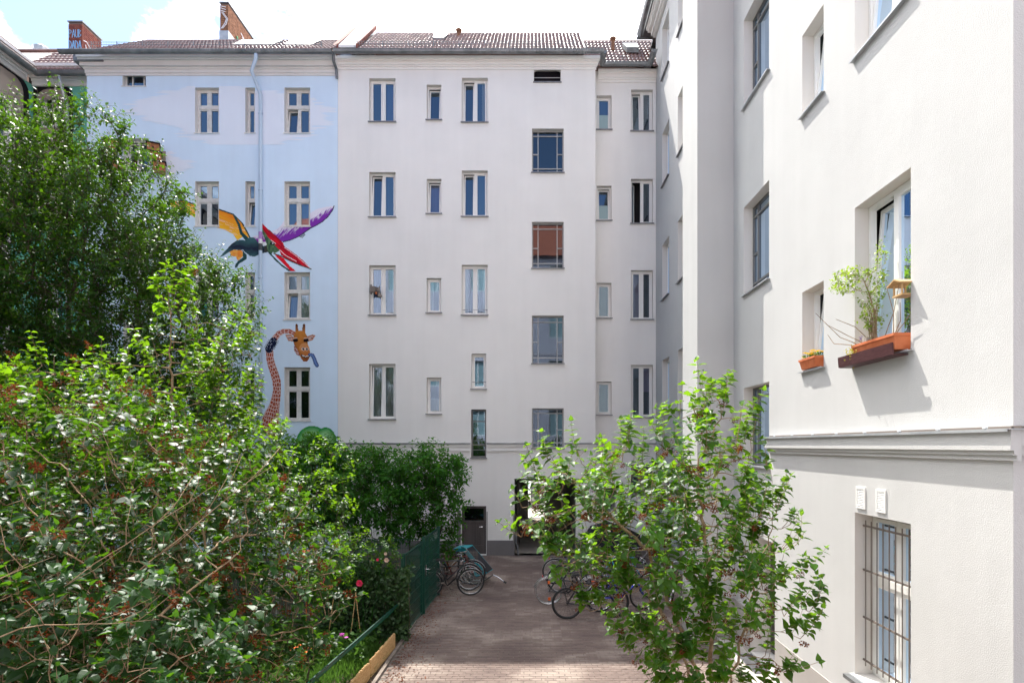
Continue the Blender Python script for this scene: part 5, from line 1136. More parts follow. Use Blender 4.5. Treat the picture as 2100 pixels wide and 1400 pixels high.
mb = MB(); mb.path([(.05,-.08,.12),(.4,-.14,.10),(.75,-.16,.14),(.98,-.18,.30),(1.12,-.18,.24),(1.3,-.18,.12)], .017, 8); lb('tow_bar', mb, M['steel'])
mb = MB(); mb.tube((1.28,-.18,.13),(1.36,-.18,.09),.026,n=8); lb('hitch', mb, M['rubber'])
for y in (-.14,.72): mb = MB(); mb.ring((.15,y,.25),(0,1,0),.23,.022,28,6); w_ = lb('wheel', mb, M['rubber']); mb = MB(); mb.ring((.15,y,.25),(0,1,0),.205,.01,28,5); [mb.tube((.15,y,.25),(.15+.2*math.cos(k*.628),y,.25+.2*math.sin(k*.628)),.003,n=3) for k in range(10)]; lb('rim', mb, M['steel'], w_)
# ================================================================ window boxes on the near wall
def petals(mb, c, r, n=5, tilt=.4, mi=0):
    c = Vector(c)
    for k in range(n):
        a_ = 2*math.pi*k/n + rnd.random()*.3; d = Vector((math.cos(a_), math.sin(a_), tilt)).normalized(); s_ = Vector((-math.sin(a_), math.cos(a_), 0))
        mb.add([c, c+d*r*.6+s_*r*.4, c+d*r, c+d*r*.6-s_*r*.4], [(0,1,2,3)], mi)
def trough(par, x0, x1, y0, y1, z0, z1, m='terra'):
    mb = MB(); e = .025
    mb.add([(x0+e,y0+e,z0),(x1-e,y0+e,z0),(x1-e,y1-e,z0),(x0+e,y1-e,z0),(x0,y0,z1-.03),(x1,y0,z1-.03),(x1,y1,z1-.03),(x0,y1,z1-.03)],[(0,3,2,1),(0,1,5,4),(1,2,6,5),(2,3,7,6),(3,0,4,7)])
    for (a_,b_,c_,d_) in ((x0-.01,x0+.012,y0-.01,y1+.01),(x1-.012,x1+.01,y0-.01,y1+.01),(x0+.012,x1-.012,y0-.01,y0+.012),(x0+.012,x1-.012,y1-.012,y1+.01)): mb.box(a_,b_,c_,d_,z1-.03,z1)
    o = build('trough', mb, M[m], par); mb = MB(); mb.add([(x0+.012,y0+.012,z1-.02),(x1-.012,y0+.012,z1-.02),(x1-.012,y1-.012,z1-.02),(x0+.012,y1-.012,z1-.02)],[(0,1,2,3)]); build('potting_soil', mb, M['soil'], par); return o
# ================================================================ vegetation
LEAF_V = np.array([(0,0,0),(0,.35,-.03),(0,.7,-.05),(0,1,-.13),(-.25,-.07,.05),(-.42,.17,.10),(-.36,.48,.07),(-.16,.80,-.02),(.25,-.07,.05),(.42,.17,.10),(.36,.48,.07),(.16,.80,-.02)])
LEAF_F = np.array([(0,5,4),(0,1,5),(1,6,5),(1,2,6),(2,7,6),(2,3,7),(0,8,9),(0,9,1),(1,9,10),(1,10,2),(2,10,11),(2,11,3)])
SML_V = np.array([(0,0,0),(0,1,-.10),(0,.5,-.04),(-.27,.42,.07),(.27,.42,.07)]); SML_F = np.array([(0,2,3),(2,1,3),(0,4,2),(2,4,1)])
NAR_V = SML_V*np.array([.68,1,1])
def norm(a): return a/np.maximum(np.linalg.norm(a, axis=-1, keepdims=True), 1e-9)
def leaves_mesh(name, P, D, Nn, S, TV, TF, m, par, tint, curl=True):
    P = np.asarray(P); D = norm(np.asarray(D)); Nn = np.asarray(Nn); S = np.asarray(S)
    Nn = norm(Nn - D*(Nn*D).sum(-1, keepdims=True)); Sd = np.cross(D, Nn); n = len(P)
    cz = nrs.uniform(.3, 2.0, (n,1,1)); bend = nrs.uniform(-.02,.22,(n,1,1))
    V = P[:,None,:] + S[:,None,None]*(TV[None,:,0:1]*Sd[:,None,:] + TV[None,:,1:2]*D[:,None,:] + (TV[None,:,2:3]*cz - bend*TV[None,:,1:2]**2)*Nn[:,None,:])
    F = TF[None] + (np.arange(n)*len(TV))[:,None,None]
    return np_mesh(name, V.reshape(-1,3), F.reshape(-1,3), m, par, tint=np.repeat(tint, len(TV)))
def sample(ells, n, shell=.0):
    vol = np.array([e[3]*e[4]*e[5] for e in ells])**.8; vol = vol/vol.sum(); out = []
    for e, v in zip(ells, vol):
        k = max(4, int(n*v)); q = norm(nrs.normal(size=(k,3))); r = nrs.uniform(shell**3, 1, (k,1))**(1/3); out.append(np.array(e[:3]) + q*r*np.array(e[3:6]))
    return np.concatenate(out)
def grow(chains, A, step, kill, iters=90, bias=(0,0,.12), jit=.25, inf=9e9, maxn=9000):
    """space colonisation: a branching skeleton that fills a cloud of attraction points"""
    P = []; par = []
    for ch in chains:
        prev = -1; base = len(P)
        for i in range(len(ch)-1):
            a_, b_ = np.array(ch[i], float), np.array(ch[i+1], float); k = max(1, int(np.linalg.norm(b_-a_)/step))
            for j in range(k if i < len(ch)-2 else k+1):
                q = a_ + (b_-a_)*j/k + (nrs.normal(0, step*.12, 3) if (i or j) else 0); P.append(q); par.append(prev); prev = len(P)-1
    P = list(P); nd = np.full(len(A), 9e9); ni = np.zeros(len(A), int); Pn = np.array(P)
    for s0 in range(0, len(Pn), 64):
        d = np.linalg.norm(A[:,None]-Pn[None,s0:s0+64], axis=-1); j = d.argmin(1); dm = d[np.arange(len(A)), j]; u = dm < nd; nd[u] = dm[u]; ni[u] = j[u]+s0
    keep = nd > kill; A = A[keep]; nd = nd[keep]; ni = ni[keep]
    for it in range(iters):
        if len(A) == 0 or len(P) > maxn: break
        act = nd < inf
        if not act.any(): break
        Pa = np.array(P); dv = norm(A[act]-Pa[ni[act]]); acc = np.zeros((len(P),3)); np.add.at(acc, ni[act], dv); ids = np.unique(ni[act])
        dirs = norm(norm(acc[ids]) + np.array(bias) + nrs.normal(0, jit, (len(ids),3))); new = Pa[ids] + dirs*step; b0 = len(P)
        P.extend(list(new)); par.extend(list(ids))
        for s0 in range(0, len(new), 128):
            nn_ = new[s0:s0+128]; d = ((A[:,None]-nn_[None])**2).sum(-1)**.5; j = d.argmin(1); dm = d[np.arange(len(A)), j]; u = dm < nd; nd[u] = dm[u]; ni[u] = j[u]+b0+s0
        keep = nd > kill; A = A[keep]; nd = nd[keep]; ni = ni[keep]
    P = np.array(P); par = np.array(par); return P, par
def radii(P, par, tip, e=2.4, rmax=.2):
    n = len(P); acc = np.zeros(n); r = np.zeros(n)
    for i in range(n-1, -1, -1):
        r[i] = tip if acc[i] == 0 else acc[i]**(1/e)
        if par[i] >= 0: acc[par[i]] += r[i]**e
    return np.minimum(r, rmax)
def tubes(name, P, par, r, m, obj, k=5, extra=None):
    n = len(P); d = np.zeros((n,3)); 
    has = par >= 0; d[has] = P[has]-P[par[has]]
    first = np.where(~has)[0]
    for f in first:
        ch = np.where(par == f)[0]; d[f] = (P[ch[0]]-P[f]) if len(ch) else (0,0,1)
    d = norm(d); ref = np.where(np.abs(d[:,2:3]) < .85, np.array([[0,0,1.]]), np.array([[1.,0,0]])); ref = np.broadcast_to(np.array([[.31,.22,.93]]), d.shape)
    a_ = norm(np.cross(d, ref)); b_ = np.cross(d, a_); t = np.arange(k)*2*np.pi/k
    V = P[:,None,:] + r[:,None,None]*(a_[:,None,:]*np.cos(t)[None,:,None] + b_[:,None,:]*np.sin(t)[None,:,None])
    ii = np.where(has)[0]; pp = par[ii]; rp = np.minimum(r[pp], r[ii]*1.6)
    # ring at the parent's position but with the child's own thickness, so forks taper
    V2 = P[pp][:,None,:] + rp[:,None,None]*(a_[ii][:,None,:]*np.cos(t)[None,:,None] + b_[ii][:,None,:]*np.sin(t)[None,:,None])
    Vall = np.concatenate([V.reshape(-1,3), V2.reshape(-1,3)]); b0 = n*k; q = np.arange(k); q1 = (q+1) % k
    F = np.stack([b0+np.arange(len(ii))[:,None]*k+q[None], b0+np.arange(len(ii))[:,None]*k+q1[None], ii[:,None]*k+q1[None], ii[:,None]*k+q[None]], -1).reshape(-1,4)
    return np_mesh(name, Vall, F, m, obj, smooth=True)
def shoots(P, par, r, thr, prob, L0, L1, pairs, leaf, up, out_c, droop=.0, spread=.45, twr=.0022, zmin=-1, fill=1, alt=False, side=1.0):
    """leafy twigs on thin branches; returns leaf arrays and twig tubes"""
    LP, LD, LN, LS, TI = [], [], [], [], []; TP, Tpar, Tr = [], [], []; tips = []
    hasc = np.zeros(len(P), bool); hasc[par[par >= 0]] = True
    idx = [i for i in range(len(P)) if r[i] < thr and P[i][2] > zmin and (not hasc[i] or rnd.random() < prob)]
    oc = np.array(out_c, float)
    for i in idx:
        bd = norm(P[i]-P[par[i]]) if par[i] >= 0 else np.array([0,0,1.])
        for _ in range(fill if hasc[i] else fill+1):
            o_ = P[i]-oc; o_[2] *= .3; o_ = norm(o_); L_ = rnd.uniform(L0, L1)
            d = norm(bd*.55 + np.array([0,0,up]) + o_*.35*side + nrs.normal(0, spread, 3)); q = np.array(P[i]); K = rnd.randint(pairs[0], pairs[1]); sl = L_/K; prev = -1; rot = rnd.random()*3.14
            TP.append(q.copy()); Tpar.append(-1); Tr.append(twr*1.3); prev = len(TP)-1; base_t = nrs.uniform(0, .75)
            for k in range(K):
                d = norm(d + np.array([0,0,.10*up-droop]) + nrs.normal(0,.07,3)); q = q + d*sl; TP.append(q.copy()); Tpar.append(prev); Tr.append(twr*(1.15-.6*k/K)); prev = len(TP)-1
                a_ = norm(np.cross(d, [.3,.2,.9])); b_ = np.cross(d, a_); rot += 1.57 if not alt else 2.4
                for s_ in ((0, math.pi) if not alt else (0,)):
                    w = a_*math.cos(rot+s_) + b_*math.sin(rot+s_); ld = norm(w*1.0 + d*rnd.uniform(.15,.6) + np.array([0,0,rnd.uniform(-.38,.12)]))
                    sz = leaf*rnd.uniform(.62,1.15)*(1.0 if k < K-1 else .62); LP.append(q + ld*sz*.18); LD.append(ld); LN.append(norm(np.array([0,0,1.0])+d*.3+nrs.normal(0,.20,3))); LS.append(sz); TI.append(min(1, max(0, base_t + rnd.uniform(-.2,.25) + (.25 if k >= K-2 else 0))))
            if rnd.random() < .8: LP.append(q); LD.append(norm(d+nrs.normal(0,.3,3))); LN.append(norm(nrs.normal(0,.6,3)+[0,0,1])); LS.append(leaf*.6); TI.append(min(1, base_t+.4))
            tips.append((q, d))
    return [np.array(x) for x in (LP,LD,LN,LS,TI)], (np.array(TP), np.array(Tpar), np.array(Tr)), tips
# single leaves as parts share a handful of meshes
def leaf_meshes(TV, TF, m, n=6, name='leaf'):
    out = []
    for k in range(n):
        V = TV.copy(); V[:,2] = V[:,2]*(.4+.35*k) - (.04*k-.03)*V[:,1]**2; me = bpy.data.meshes.new(name); me.from_pydata([tuple(v) for v in V], [], [tuple(int(i) for i in f) for f in TF]); me.materials.append(m)
        a_ = me.attributes.new('tint', 'FLOAT', 'POINT'); a_.data.foreach_set('value', np.full(len(V), k/n, dtype=np.float32)); out.append(me)
    return out
def crown(par, name, arr, TV, TF, m, nparts=0, meshes=None):
    LP, LD, LN, LS, TI = arr
    if nparts:
        dist = np.linalg.norm(LP - np.array([0,0,CAMZ]), axis=1); sx_ = CX + LP[:,0]*FPX/np.maximum(LP[:,1],.1); sy_ = HY-(LP[:,2]-CAMZ)*FPX/np.maximum(LP[:,1],.1)
        score = LS/dist*np.where((sx_ > -20)&(sx_ < 2120)&(sy_ < 1420)&(sy_ > -20), 1, .001); o_ = np.argsort(-score)[:nparts]; base = np.array(rootloc(par))
        for i in o_:
            D = norm(LD[i]); Nn = norm(LN[i]-D*np.dot(LN[i],D)); S_ = np.cross(D, Nn); k = min(len(meshes)-1, int(TI[i]*len(meshes)))
            ob = bpy.data.objects.new('leaf', meshes[k]); COL.objects.link(ob); ob.parent = par; s = float(LS[i]); q = LP[i]-base
            ob.matrix_local = Matrix(((S_[0]*s,D[0]*s,Nn[0]*s,q[0]),(S_[1]*s,D[1]*s,Nn[1]*s,q[1]),(S_[2]*s,D[2]*s,Nn[2]*s,q[2]),(0,0,0,1)))
        k = np.ones(len(LP), bool); k[o_] = False; LP, LD, LN, LS, TI = [x[k] for x in (LP,LD,LN,LS,TI)]
    o = leaves_mesh(name, LP, LD, LN, LS, TV, TF, m, par, TI); tag(o, kind='stuff'); return o
def panicle_mesh(name, m, n=46, L_=.14, w=.045):
    P = []; D = []
    for k in range(n):
        t = rnd.random(); a_ = rnd.random()*6.28; rr_ = w*(1-t*.8)*rnd.uniform(.2,1); P.append((rr_*math.cos(a_), rr_*math.sin(a_), t*L_)); D.append((math.cos(a_), math.sin(a_), rnd.uniform(-.3,1)))
    P = np.array(P); D = norm(np.array(D)); S = nrs.uniform(.014,.028,n); o = leaves_mesh(name, P, D, nrs.normal(0,1,(n,3)), S, SML_V*np.array([1.5,1,2]), SML_F, m, None, nrs.uniform(0,1,n)); me = o.data; bpy.data.objects.remove(o); 
    return me
PM = [panicle_mesh('dry_panicle', M['panicle']) for _ in range(5)]
def panicles(par, tips, n, chk=None, s=1.0, names='dry_panicle'):
    c_ = [t for t in tips if chk is None or chk(t[0])]; rnd.shuffle(c_); base = rootloc(par)
    for (q, d) in c_[:n]:
        o = bpy.data.objects.new(names, rnd.choice(PM)); COL.objects.link(o); o.parent = par; o.location = Vector(q)-base
        v = Vector((d[0]+rnd.gauss(0,.4), d[1]+rnd.gauss(0,.4), d[2]*rnd.uniform(-.6,1))); o.rotation_euler = v.to_track_quat('Z','Y').to_euler(); k = s*rnd.uniform(.6,1.2); o.scale = (k, k, k*rnd.uniform(.8,1.3))
onscr = lambda q: q[1] > .5 and -20 < CX+q[0]*FPX/q[1] < 2120 and HY-(q[2]-CAMZ)*FPX/q[1] < 1420
LM = leaf_meshes(LEAF_V, LEAF_F, M['lilac']); LMB = leaf_meshes(LEAF_V, LEAF_F, M['lilacb'])

# --- right lilac: an open multi-stemmed bush
lr = thing('lilac_bush', 'open multi-stemmed lilac with brown seed heads in front of the right-hand wall', 'lilac', (1.75, 5.6, 0))
A = sample([(1.15,5.6,3.15,1.08,.8,.92),(.35,5.6,3.3,.60,.5,.62),(1.70,5.6,3.5,.60,.6,1.0),(1.6,5.6,2.3,.95,.65,.8),(2.25,5.9,2.9,.42,.35,.6),(1.4,5.5,2.0,.55,.5,.5),(.60,5.6,2.85,.50,.4,.45),(.95,5.6,2.35,.42,.4,.40)], 980)
ch = [[(1.70,5.6,0),(1.62,5.6,1.3),(1.30,5.6,2.2),(.80,5.6,2.9)], [(1.76,5.62,0),(1.66,5.62,1.6),(1.62,5.6,2.7),(1.5,5.6,3.7)], [(1.82,5.6,0),(1.85,5.65,1.7),(2.1,5.75,2.6)], [(1.66,5.55,0),(1.5,5.45,1.2),(1.35,5.4,2.0)], [(1.72,5.66,0),(1.56,5.75,1.8),(1.1,5.8,2.9),(.35,5.7,3.6)]]
P, pr = grow(ch, A, .085, .14, 120, (0,0,.10), .28); r = radii(P, pr, .0028, 2.25, .055)
tubes('stem', P, pr, r, M['bark'], lr, 6)
arr, tw, tips = shoots(P, pr, r, .0062, .26, .10, .38, (2,7), .086, 1.0, (1.5,5.6,2.3), 0, .30, zmin=1.4)
P_ = P; tubes('twig', tw[0], tw[1], tw[2], M['bark'], lr, 4); crown(lr, 'foliage', arr, LEAF_V, LEAF_F, M['lilac'], 300, LM); panicles(lr, [(q - np.array([0,0,.03]), d) for q, d in [(P[i], P[i]-P[pr[i]]) for i in range(60, len(P), 3)]], 150, lambda q: onscr(q) and q[2] > 1.8, .75)
print('RL lilac leaves', len(arr[0]), 'nodes', len(P))
# a spray reaching over towards the near wall
sp = [(2.1,5.75,2.6),(2.5,6.3,2.75),(2.95,6.75,2.88)]
# --- left lilac: the big foreground bush
ll = thing('lilac_bush', 'large dense foreground lilac full of rust-brown seed heads, filling the lower left', 'lilac', (-3.9, 4.4, 0))
A = sample([(-3.9,5.0,2.75,1.85,1.7,1.6),(-2.85,5.5,2.5,1.1,1.1,1.45),(-2.55,3.55,2.35,.85,.65,.85),(-5.0,5.2,2.8,1.4,1.5,1.6),(-4.6,4.4,2.6,1.0,.8,1.4),(-3.1,4.2,2.3,1.1,.8,1.0)], 2700)
ch = []
for k in range(9): a_ = rnd.uniform(0,6.28); ch.append([(-4.1+.25*math.cos(a_),4.5+.2*math.sin(a_),0),(-4.0+.5*math.cos(a_),4.6+.5*math.sin(a_),1.2),(-3.7+1.0*math.cos(a_),4.8+.8*math.sin(a_),2.3)])
ch += [[(-4.6,3.6,0),(-3.7,3.7,1.6),(-2.6,4.1,2.7),(-2.2,4.6,3.1)],[(-4.7,3.4,0),(-3.5,3.4,1.9),(-2.5,3.6,2.5)],[(-4.8,4.0,0),(-3.8,4.4,2.2),(-2.6,5.2,3.1)]]
P, pr = grow(ch, A, .095, .13, 120, (.10,0,.05), .28, maxn=9000); r = radii(P, pr, .0026, 2.3, .04)
tubes('stem', P, pr, r, M['bark'], ll, 5)
arr, tw, tips = shoots(P, pr, r, .0055, .72, .09, .28, (2,5), .080, .8, (-3.9,4.9,2.0), 0, .38, fill=1, zmin=.9)
tubes('twig', tw[0], tw[1], tw[2], M['bark'], ll, 3); crown(ll, 'foliage', arr, LEAF_V, LEAF_F, M['lilacb'], 300, LMB); panicles(ll, tips, 280, lambda q: onscr(q) and q[1] > 2.4, 1.0)
for k_ in range(22):   # long bare twigs sweeping up to the right through the near part of the bush
    a_ = Vector((rnd.uniform(-4.6,-2.5), rnd.uniform(2.7,4.3), rnd.uniform(1.5,3.0))); d_ = Vector((1, rnd.uniform(.0,.5), rnd.uniform(.2,.75))).normalized(); L_ = rnd.uniform(.7,1.5); mb = MB(); pts = [a_]; 
    for j_ in range(7): d_ = (d_+Vector((rnd.gauss(0,.09),rnd.gauss(0,.09),rnd.gauss(.01,.09)))).normalized(); pts.append(pts[-1]+d_*L_/7)
    r0_ = rnd.uniform(.003,.006); mb.path(pts, [r0_*(1-.11*i_) for i_ in range(8)], 5)
    for j_ in (2,4,5,6):
        q_ = pts[j_]; e_ = (d_+Vector((rnd.gauss(0,.5),rnd.gauss(0,.5),rnd.gauss(.3,.4)))).normalized(); l_ = rnd.uniform(.12,.35); mb.path([q_, q_+e_*l_*.5+Vector((0,0,.02)), q_+e_*l_+Vector((rnd.gauss(0,.03),0,.06))], [r0_*.55,r0_*.45,r0_*.3], 4)
    build('bare_twig', mb, M['bark'], ll, smooth=True)
print('left lilac leaves', len(arr[0]), 'nodes', len(P))
# --- taller lilac behind it
l2 = thing('lilac_bush', 'taller bright green lilac with upright sprays between the plum tree and the giraffe', 'lilac', (-3.8, 7.4, 0))
A = sample([(-4.25,7.2,4.0,.95,.9,1.05),(-3.55,7.4,3.5,.62,.7,.95),(-5.0,7.2,3.9,1.2,.8,.9),(-4.25,7.2,5.4,.34,.28,.85),(-3.75,7.3,4.85,.42,.35,.55),(-5.9,7.0,4.1,.9,.8,.75)], 1150)
ch = [[(-3.9+.3*k,7.4,0),(-3.9+.35*k,7.4,1.6),(-3.95+.5*k,7.3,3.1)] for k in (-2,-1,0,1)] + [[(-4.1,7.4,0),(-4.15,7.3,2.5),(-4.25,7.2,4.2),(-4.3,7.2,5.8)]]
P, pr = grow(ch, A, .10, .15, 120, (0,0,.2), .25, maxn=5000); r = radii(P, pr, .0030, 2.3, .05)
tubes('stem', P, pr, r, M['bark'], l2, 5)
arr, tw, tips = shoots(P, pr, r, .0062, .42, .14, .42, (3,6), .085, 1.1, (-3.9,7.3,3.2), 0, .30, fill=1, zmin=2.0)
tubes('twig', tw[0], tw[1], tw[2], M['bark'], l2, 3); crown(l2, 'foliage', arr, LEAF_V, LEAF_F, M['lilac'], 0); panicles(l2, tips, 40, onscr, .9)
print('tall lilac leaves', len(arr[0]))
# --- glossy shrub right of them
s1 = thing('glossy_shrub', 'glossy dark shrub with white glints below the giraffe, left of the cross fence', 'shrub', (-3.4, 9.4, 0))
A = sample([(-3.5,9.3,2.7,.85,.7,1.1),(-4.3,9.3,2.9,.9,.7,1.3),(-3.25,9.5,3.5,.45,.4,.45),(-5.3,9.3,3.0,1.0,.7,1.2),(-3.35,10.2,1.85,.55,.4,.5)], 900)
ch = [[(-3.8+.3*k,9.5,0),(-3.8+.4*k,9.4,1.5)] for k in (-2,-1,0,1)]
P, pr = grow(ch, A, .11, .16, 100, (0,0,.08), .3, maxn=3500); r = radii(P, pr, .003, 2.3, .04); tubes('stem', P, pr, r, M['bark2'], s1, 4)
arr, tw, tips = shoots(P, pr, r, .0065, .5, .10, .26, (3,5), .075, .5, (-3.8,9.3,2.0), 0, .5, fill=1)
tubes('twig', tw[0], tw[1], tw[2], M['bark2'], s1, 3); crown(s1, 'foliage', arr, LEAF_V, LEAF_F, M['lilac']); print('glossy', len(arr[0]))
# --- plum tree on the left
pt = thing('plum_tree', 'tall dense plum tree with small leaves standing before the turquoise wing', 'tree', (-10.2, 13.2, 0))
A = sample([(-9.9,13,8.0,2.4,2.3,2.7),(-7.9,13,6.5,1.85,1.8,1.9),(-8.8,13,8.7,1.5,1.5,1.5),(-11.6,13,8.9,2.3,2.2,1.9),(-9.5,13.2,4.4,3.0,2.2,2.0),(-12,13.2,4.6,2.5,2.2,2.4),(-9.5,13.2,2.6,3.0,1.6,1.4),(-7.2,13,5.3,1.0,1.0,1.1),(-9.3,12.6,10.2,.9,.9,.8),(-11.2,13,9.6,1.6,1.6,1.4),(-12.6,13,7,2,2,2.5)], 3400, .35)
ch = [[(-10.2,13.2,0),(-10.1,13.2,2.4),(-9.8,13.1,4.6),(-9.9,13,7)],[(-10.1,13.2,2.4),(-8.8,13,4.5),(-7.9,13,5.6)],[(-10.1,13.2,2.6),(-11.4,13.1,5),(-11.7,13,7.5)]]
P, pr = grow(ch, A, .20, .27, 120, (0,0,.06), .25, maxn=9000); r = radii(P, pr, .0055, 2.35, .2); tubes('trunk', P, pr, r, M['bark2'], pt, 6)
arr, tw, tips = shoots(P, pr, r, .016, .85, .22, .62, (8,13), .100, .25, (-9.9,13,6.0), .02, .60, twr=.004, fill=4, alt=True)
tubes('twig', tw[0], tw[1], tw[2], M['bark2'], pt, 3); crown(pt, 'crown', arr, SML_V*np.array([1.15,1,1]), SML_F, M['treeleaf']); print('plum', len(arr[0]))
# --- dark shrub in the shade before the white house
s2_ = thing('elder_shrub', 'broad dark green shrub in the shade before the white house, left of the cellar door', 'shrub', (-4.2, 17, 0))
A = sample([(-4.2,16.7,2.5,1.7,1.2,1.35),(-2.9,16.8,2.7,1.0,.9,1.2),(-6.0,16.6,2.7,1.7,1.2,1.5),(-2.6,16.9,1.3,.6,.5,.6),(-2.5,16.7,3.1,.75,.6,.55),(-4.9,16.6,3.2,1.2,.7,.45)], 1800)
ch = [[(-4.2+.7*k,17,0),(-4.2+.8*k,16.9,1.3)] for k in (-2,-1,0,1,2)]
P, pr = grow(ch, A, .15, .20, 100, (0,0,.05), .3, maxn=5000); r = radii(P, pr, .004, 2.3, .06); tubes('stem', P, pr, r, M['bark2'], s2_, 4)
arr, tw, tips = shoots(P, pr, r, .0095, .7, .2, .45, (4,7), .15, .25, (-4.2,17,1.8), .03, .5, twr=.003, fill=2)
tubes('twig', tw[0], tw[1], tw[2], M['bark2'], s2_, 3); crown(s2_, 'foliage', arr, SML_V, SML_F, M['shrubleaf']); print('elder', len(arr[0]))
# --- ivy on the near cross fence, roses on top
def cloudleaves(par, name, pts, leaf, TV, TF, m, up=.6, s=.3, prefer=(0,-1,.3)):
    n = len(pts); D = norm(nrs.normal(0,1,(n,3))*np.array([1,.6,.6])+np.array([0,0,-.5])); Nn = norm(np.array(prefer)+nrs.normal(0,.6,(n,3))); o = leaves_mesh(name, pts, D, Nn, leaf*nrs.uniform(.6,1.2,n), TV, TF, m, par, nrs.uniform(0,1,n)); return tag(o, kind='stuff')
iv = thing('ivy_hedge', 'ivy hedge hanging dark green over the nearer cross fence', 'ivy', (-3.45, 12.3, 0))
n = 9000; q = np.stack([nrs.uniform(-4.25,-2.5,n), 12.3+nrs.normal(0,.13,n), nrs.uniform(.0,1.5,n)], -1); q[:,0] += np.where(q[:,2] > 1.2, .05*nrs.normal(0,1,n), 0); q[:,2] += .10*np.sin(q[:,0]*5)
cloudleaves(iv, 'foliage', q, .07, LEAF_V, LEAF_F, M['ivy'])
mb = MB()
for k in range(26):
    x = -4.2+1.7*k/25; mb.path([(x,12.3,0),(x+rnd.uniform(-.1,.1),12.2,.6),(x+rnd.uniform(-.15,.15),12.3,1.35)], .007, 4)
build('stem', mb, M['bark2'], iv)
rs = thing('rose_bush', 'climbing rose with pink and pale blooms above the ivy hedge', 'rose', (-3.3, 12.0, 0))
A = sample([(-3.35,12.0,1.75,.65,.35,.35),(-2.95,12.1,1.65,.35,.3,.42),(-4.0,11.9,1.3,.5,.3,.5)], 260)
P, pr = grow([[(-3.3,12.0,0),(-3.35,12.0,1.3)],[(-3.3,12.0,0),(-3.0,12.05,1.3)]], A, .08, .12, 60, (0,0,.1), .3); r = radii(P, pr, .003, 2.4, .015); tubes('stem', P, pr, r, M['shrubleaf'], rs, 4)
arr, tw, tips = shoots(P, pr, r, .007, .6, .08, .2, (3,5), .05, .5, (-3.3,12.1,1.3), 0, .5); crown(rs, 'foliage', arr, LEAF_V, LEAF_F, M['lilac'])
def bloom(par, c, r_, m, name='rose_bloom'):
    mb = MB()
    for k, (rr_, tl2) in enumerate(((r_,.15),(r_*.8,.6),(r_*.5,1.4))):
        for j in range(6):
            a_ = 6.283*j/6+k*.5; d = Vector((math.cos(a_), -.2+.0, math.sin(a_))).normalized(); s_ = Vector((-math.sin(a_),0,math.cos(a_))); o_ = Vector((0,-tl2*r_*.6,0)); cc_ = Vector(c)
            mb.add([cc_+o_*.3, cc_+d*rr_*.7+s_*rr_*.55+o_, cc_+d*rr_+o_*1.2, cc_+d*rr_*.7-s_*rr_*.55+o_],[(0,1,2,3)])
    return build(name, mb, m, par)
for (px_, py_, Yq, r_, m_) in ((671,1185,12.0,.075,'pink'),(676,1171,12.0,.04,'pink'),(745,1189,11.9,.07,'pink'),(799,1143,12.1,.05,'pale'),(797,1130,12.1,.035,'pale'),(781,1142,12.1,.03,'pink'),(626,1288,10.5,.03,'pale')):
    bloom(rs, (X(px_,Yq),Yq-.25,Z(py_,Yq)), r_, M[m_])
# bean poles
cn_ = thing('cane_tripod', 'two thin bamboo canes leaning together in front of the ivy', 'plant support', (-3.45, 11.8, 0))
for (a_, b_) in (((-3.55,11.8,.0),(-3.43,11.85,1.05)),((-3.30,11.8,.0),(-3.44,11.85,1.05))): mb = MB(); mb.tube(a_, b_, .009); build('cane', mb, M['pine'], cn_)
mb = MB(); mb.tube((-3.98,11.8,0),(-3.86,11.85,1.0),.009); tag(build('bamboo_cane', mb, M['pine']), 'single bamboo cane left of the leaning pair', 'plant support')
# terracotta pot glimpsed behind the rose
mb = MB(); mb.tube((-4.9,13.2,1.3),(-4.9,13.2,1.62),.12,.16,12); mb.tube((-4.9,13.2,0),(-4.9,13.2,1.3),.02,n=6); tag(build('hanging_pot', mb, M['terra']), 'red-brown plant pot on a stake half hidden behind the roses', 'plant pot')
# long garden bench / table edge
gbn = thing('garden_table', 'long pale wooden garden table behind the cross fence', 'table', (-4.6, 13.4, 0))
mb = MB()
for k in range(4): m1 = MB(); m1.box(-5.8,-3.6,13.1+k*.16,13.1+k*.16+.14,1.0,1.03); build('plank', m1, M['conc'], gbn)
for (x,y) in ((-5.7,13.15),(-3.7,13.15),(-5.7,13.6),(-3.7,13.6)): m1 = MB(); m1.box(x-.03,x+.03,y-.03,y+.03,0,1.0); build('leg', m1, M['conc'], gbn)
# fallen leaves and crumbs of soil along the garden edge
n = 900; q = np.stack([-2.5+np.abs(nrs.normal(0,.28,n)), nrs.uniform(9.4,16.5,n), np.full(n,.014)], -1); k = nrs.rand(n) < .9
tag(leaves_mesh('leaf_litter', q, nrs.normal(0,1,(n,3))*[1,1,.05], nrs.normal(0,.15,(n,3))+[0,0,1], nrs.uniform(.015,.05,n), SML_V*np.array([1.4,1,1]), SML_F, M['panicle'], None, nrs.uniform(0,1,n)), kind='stuff')
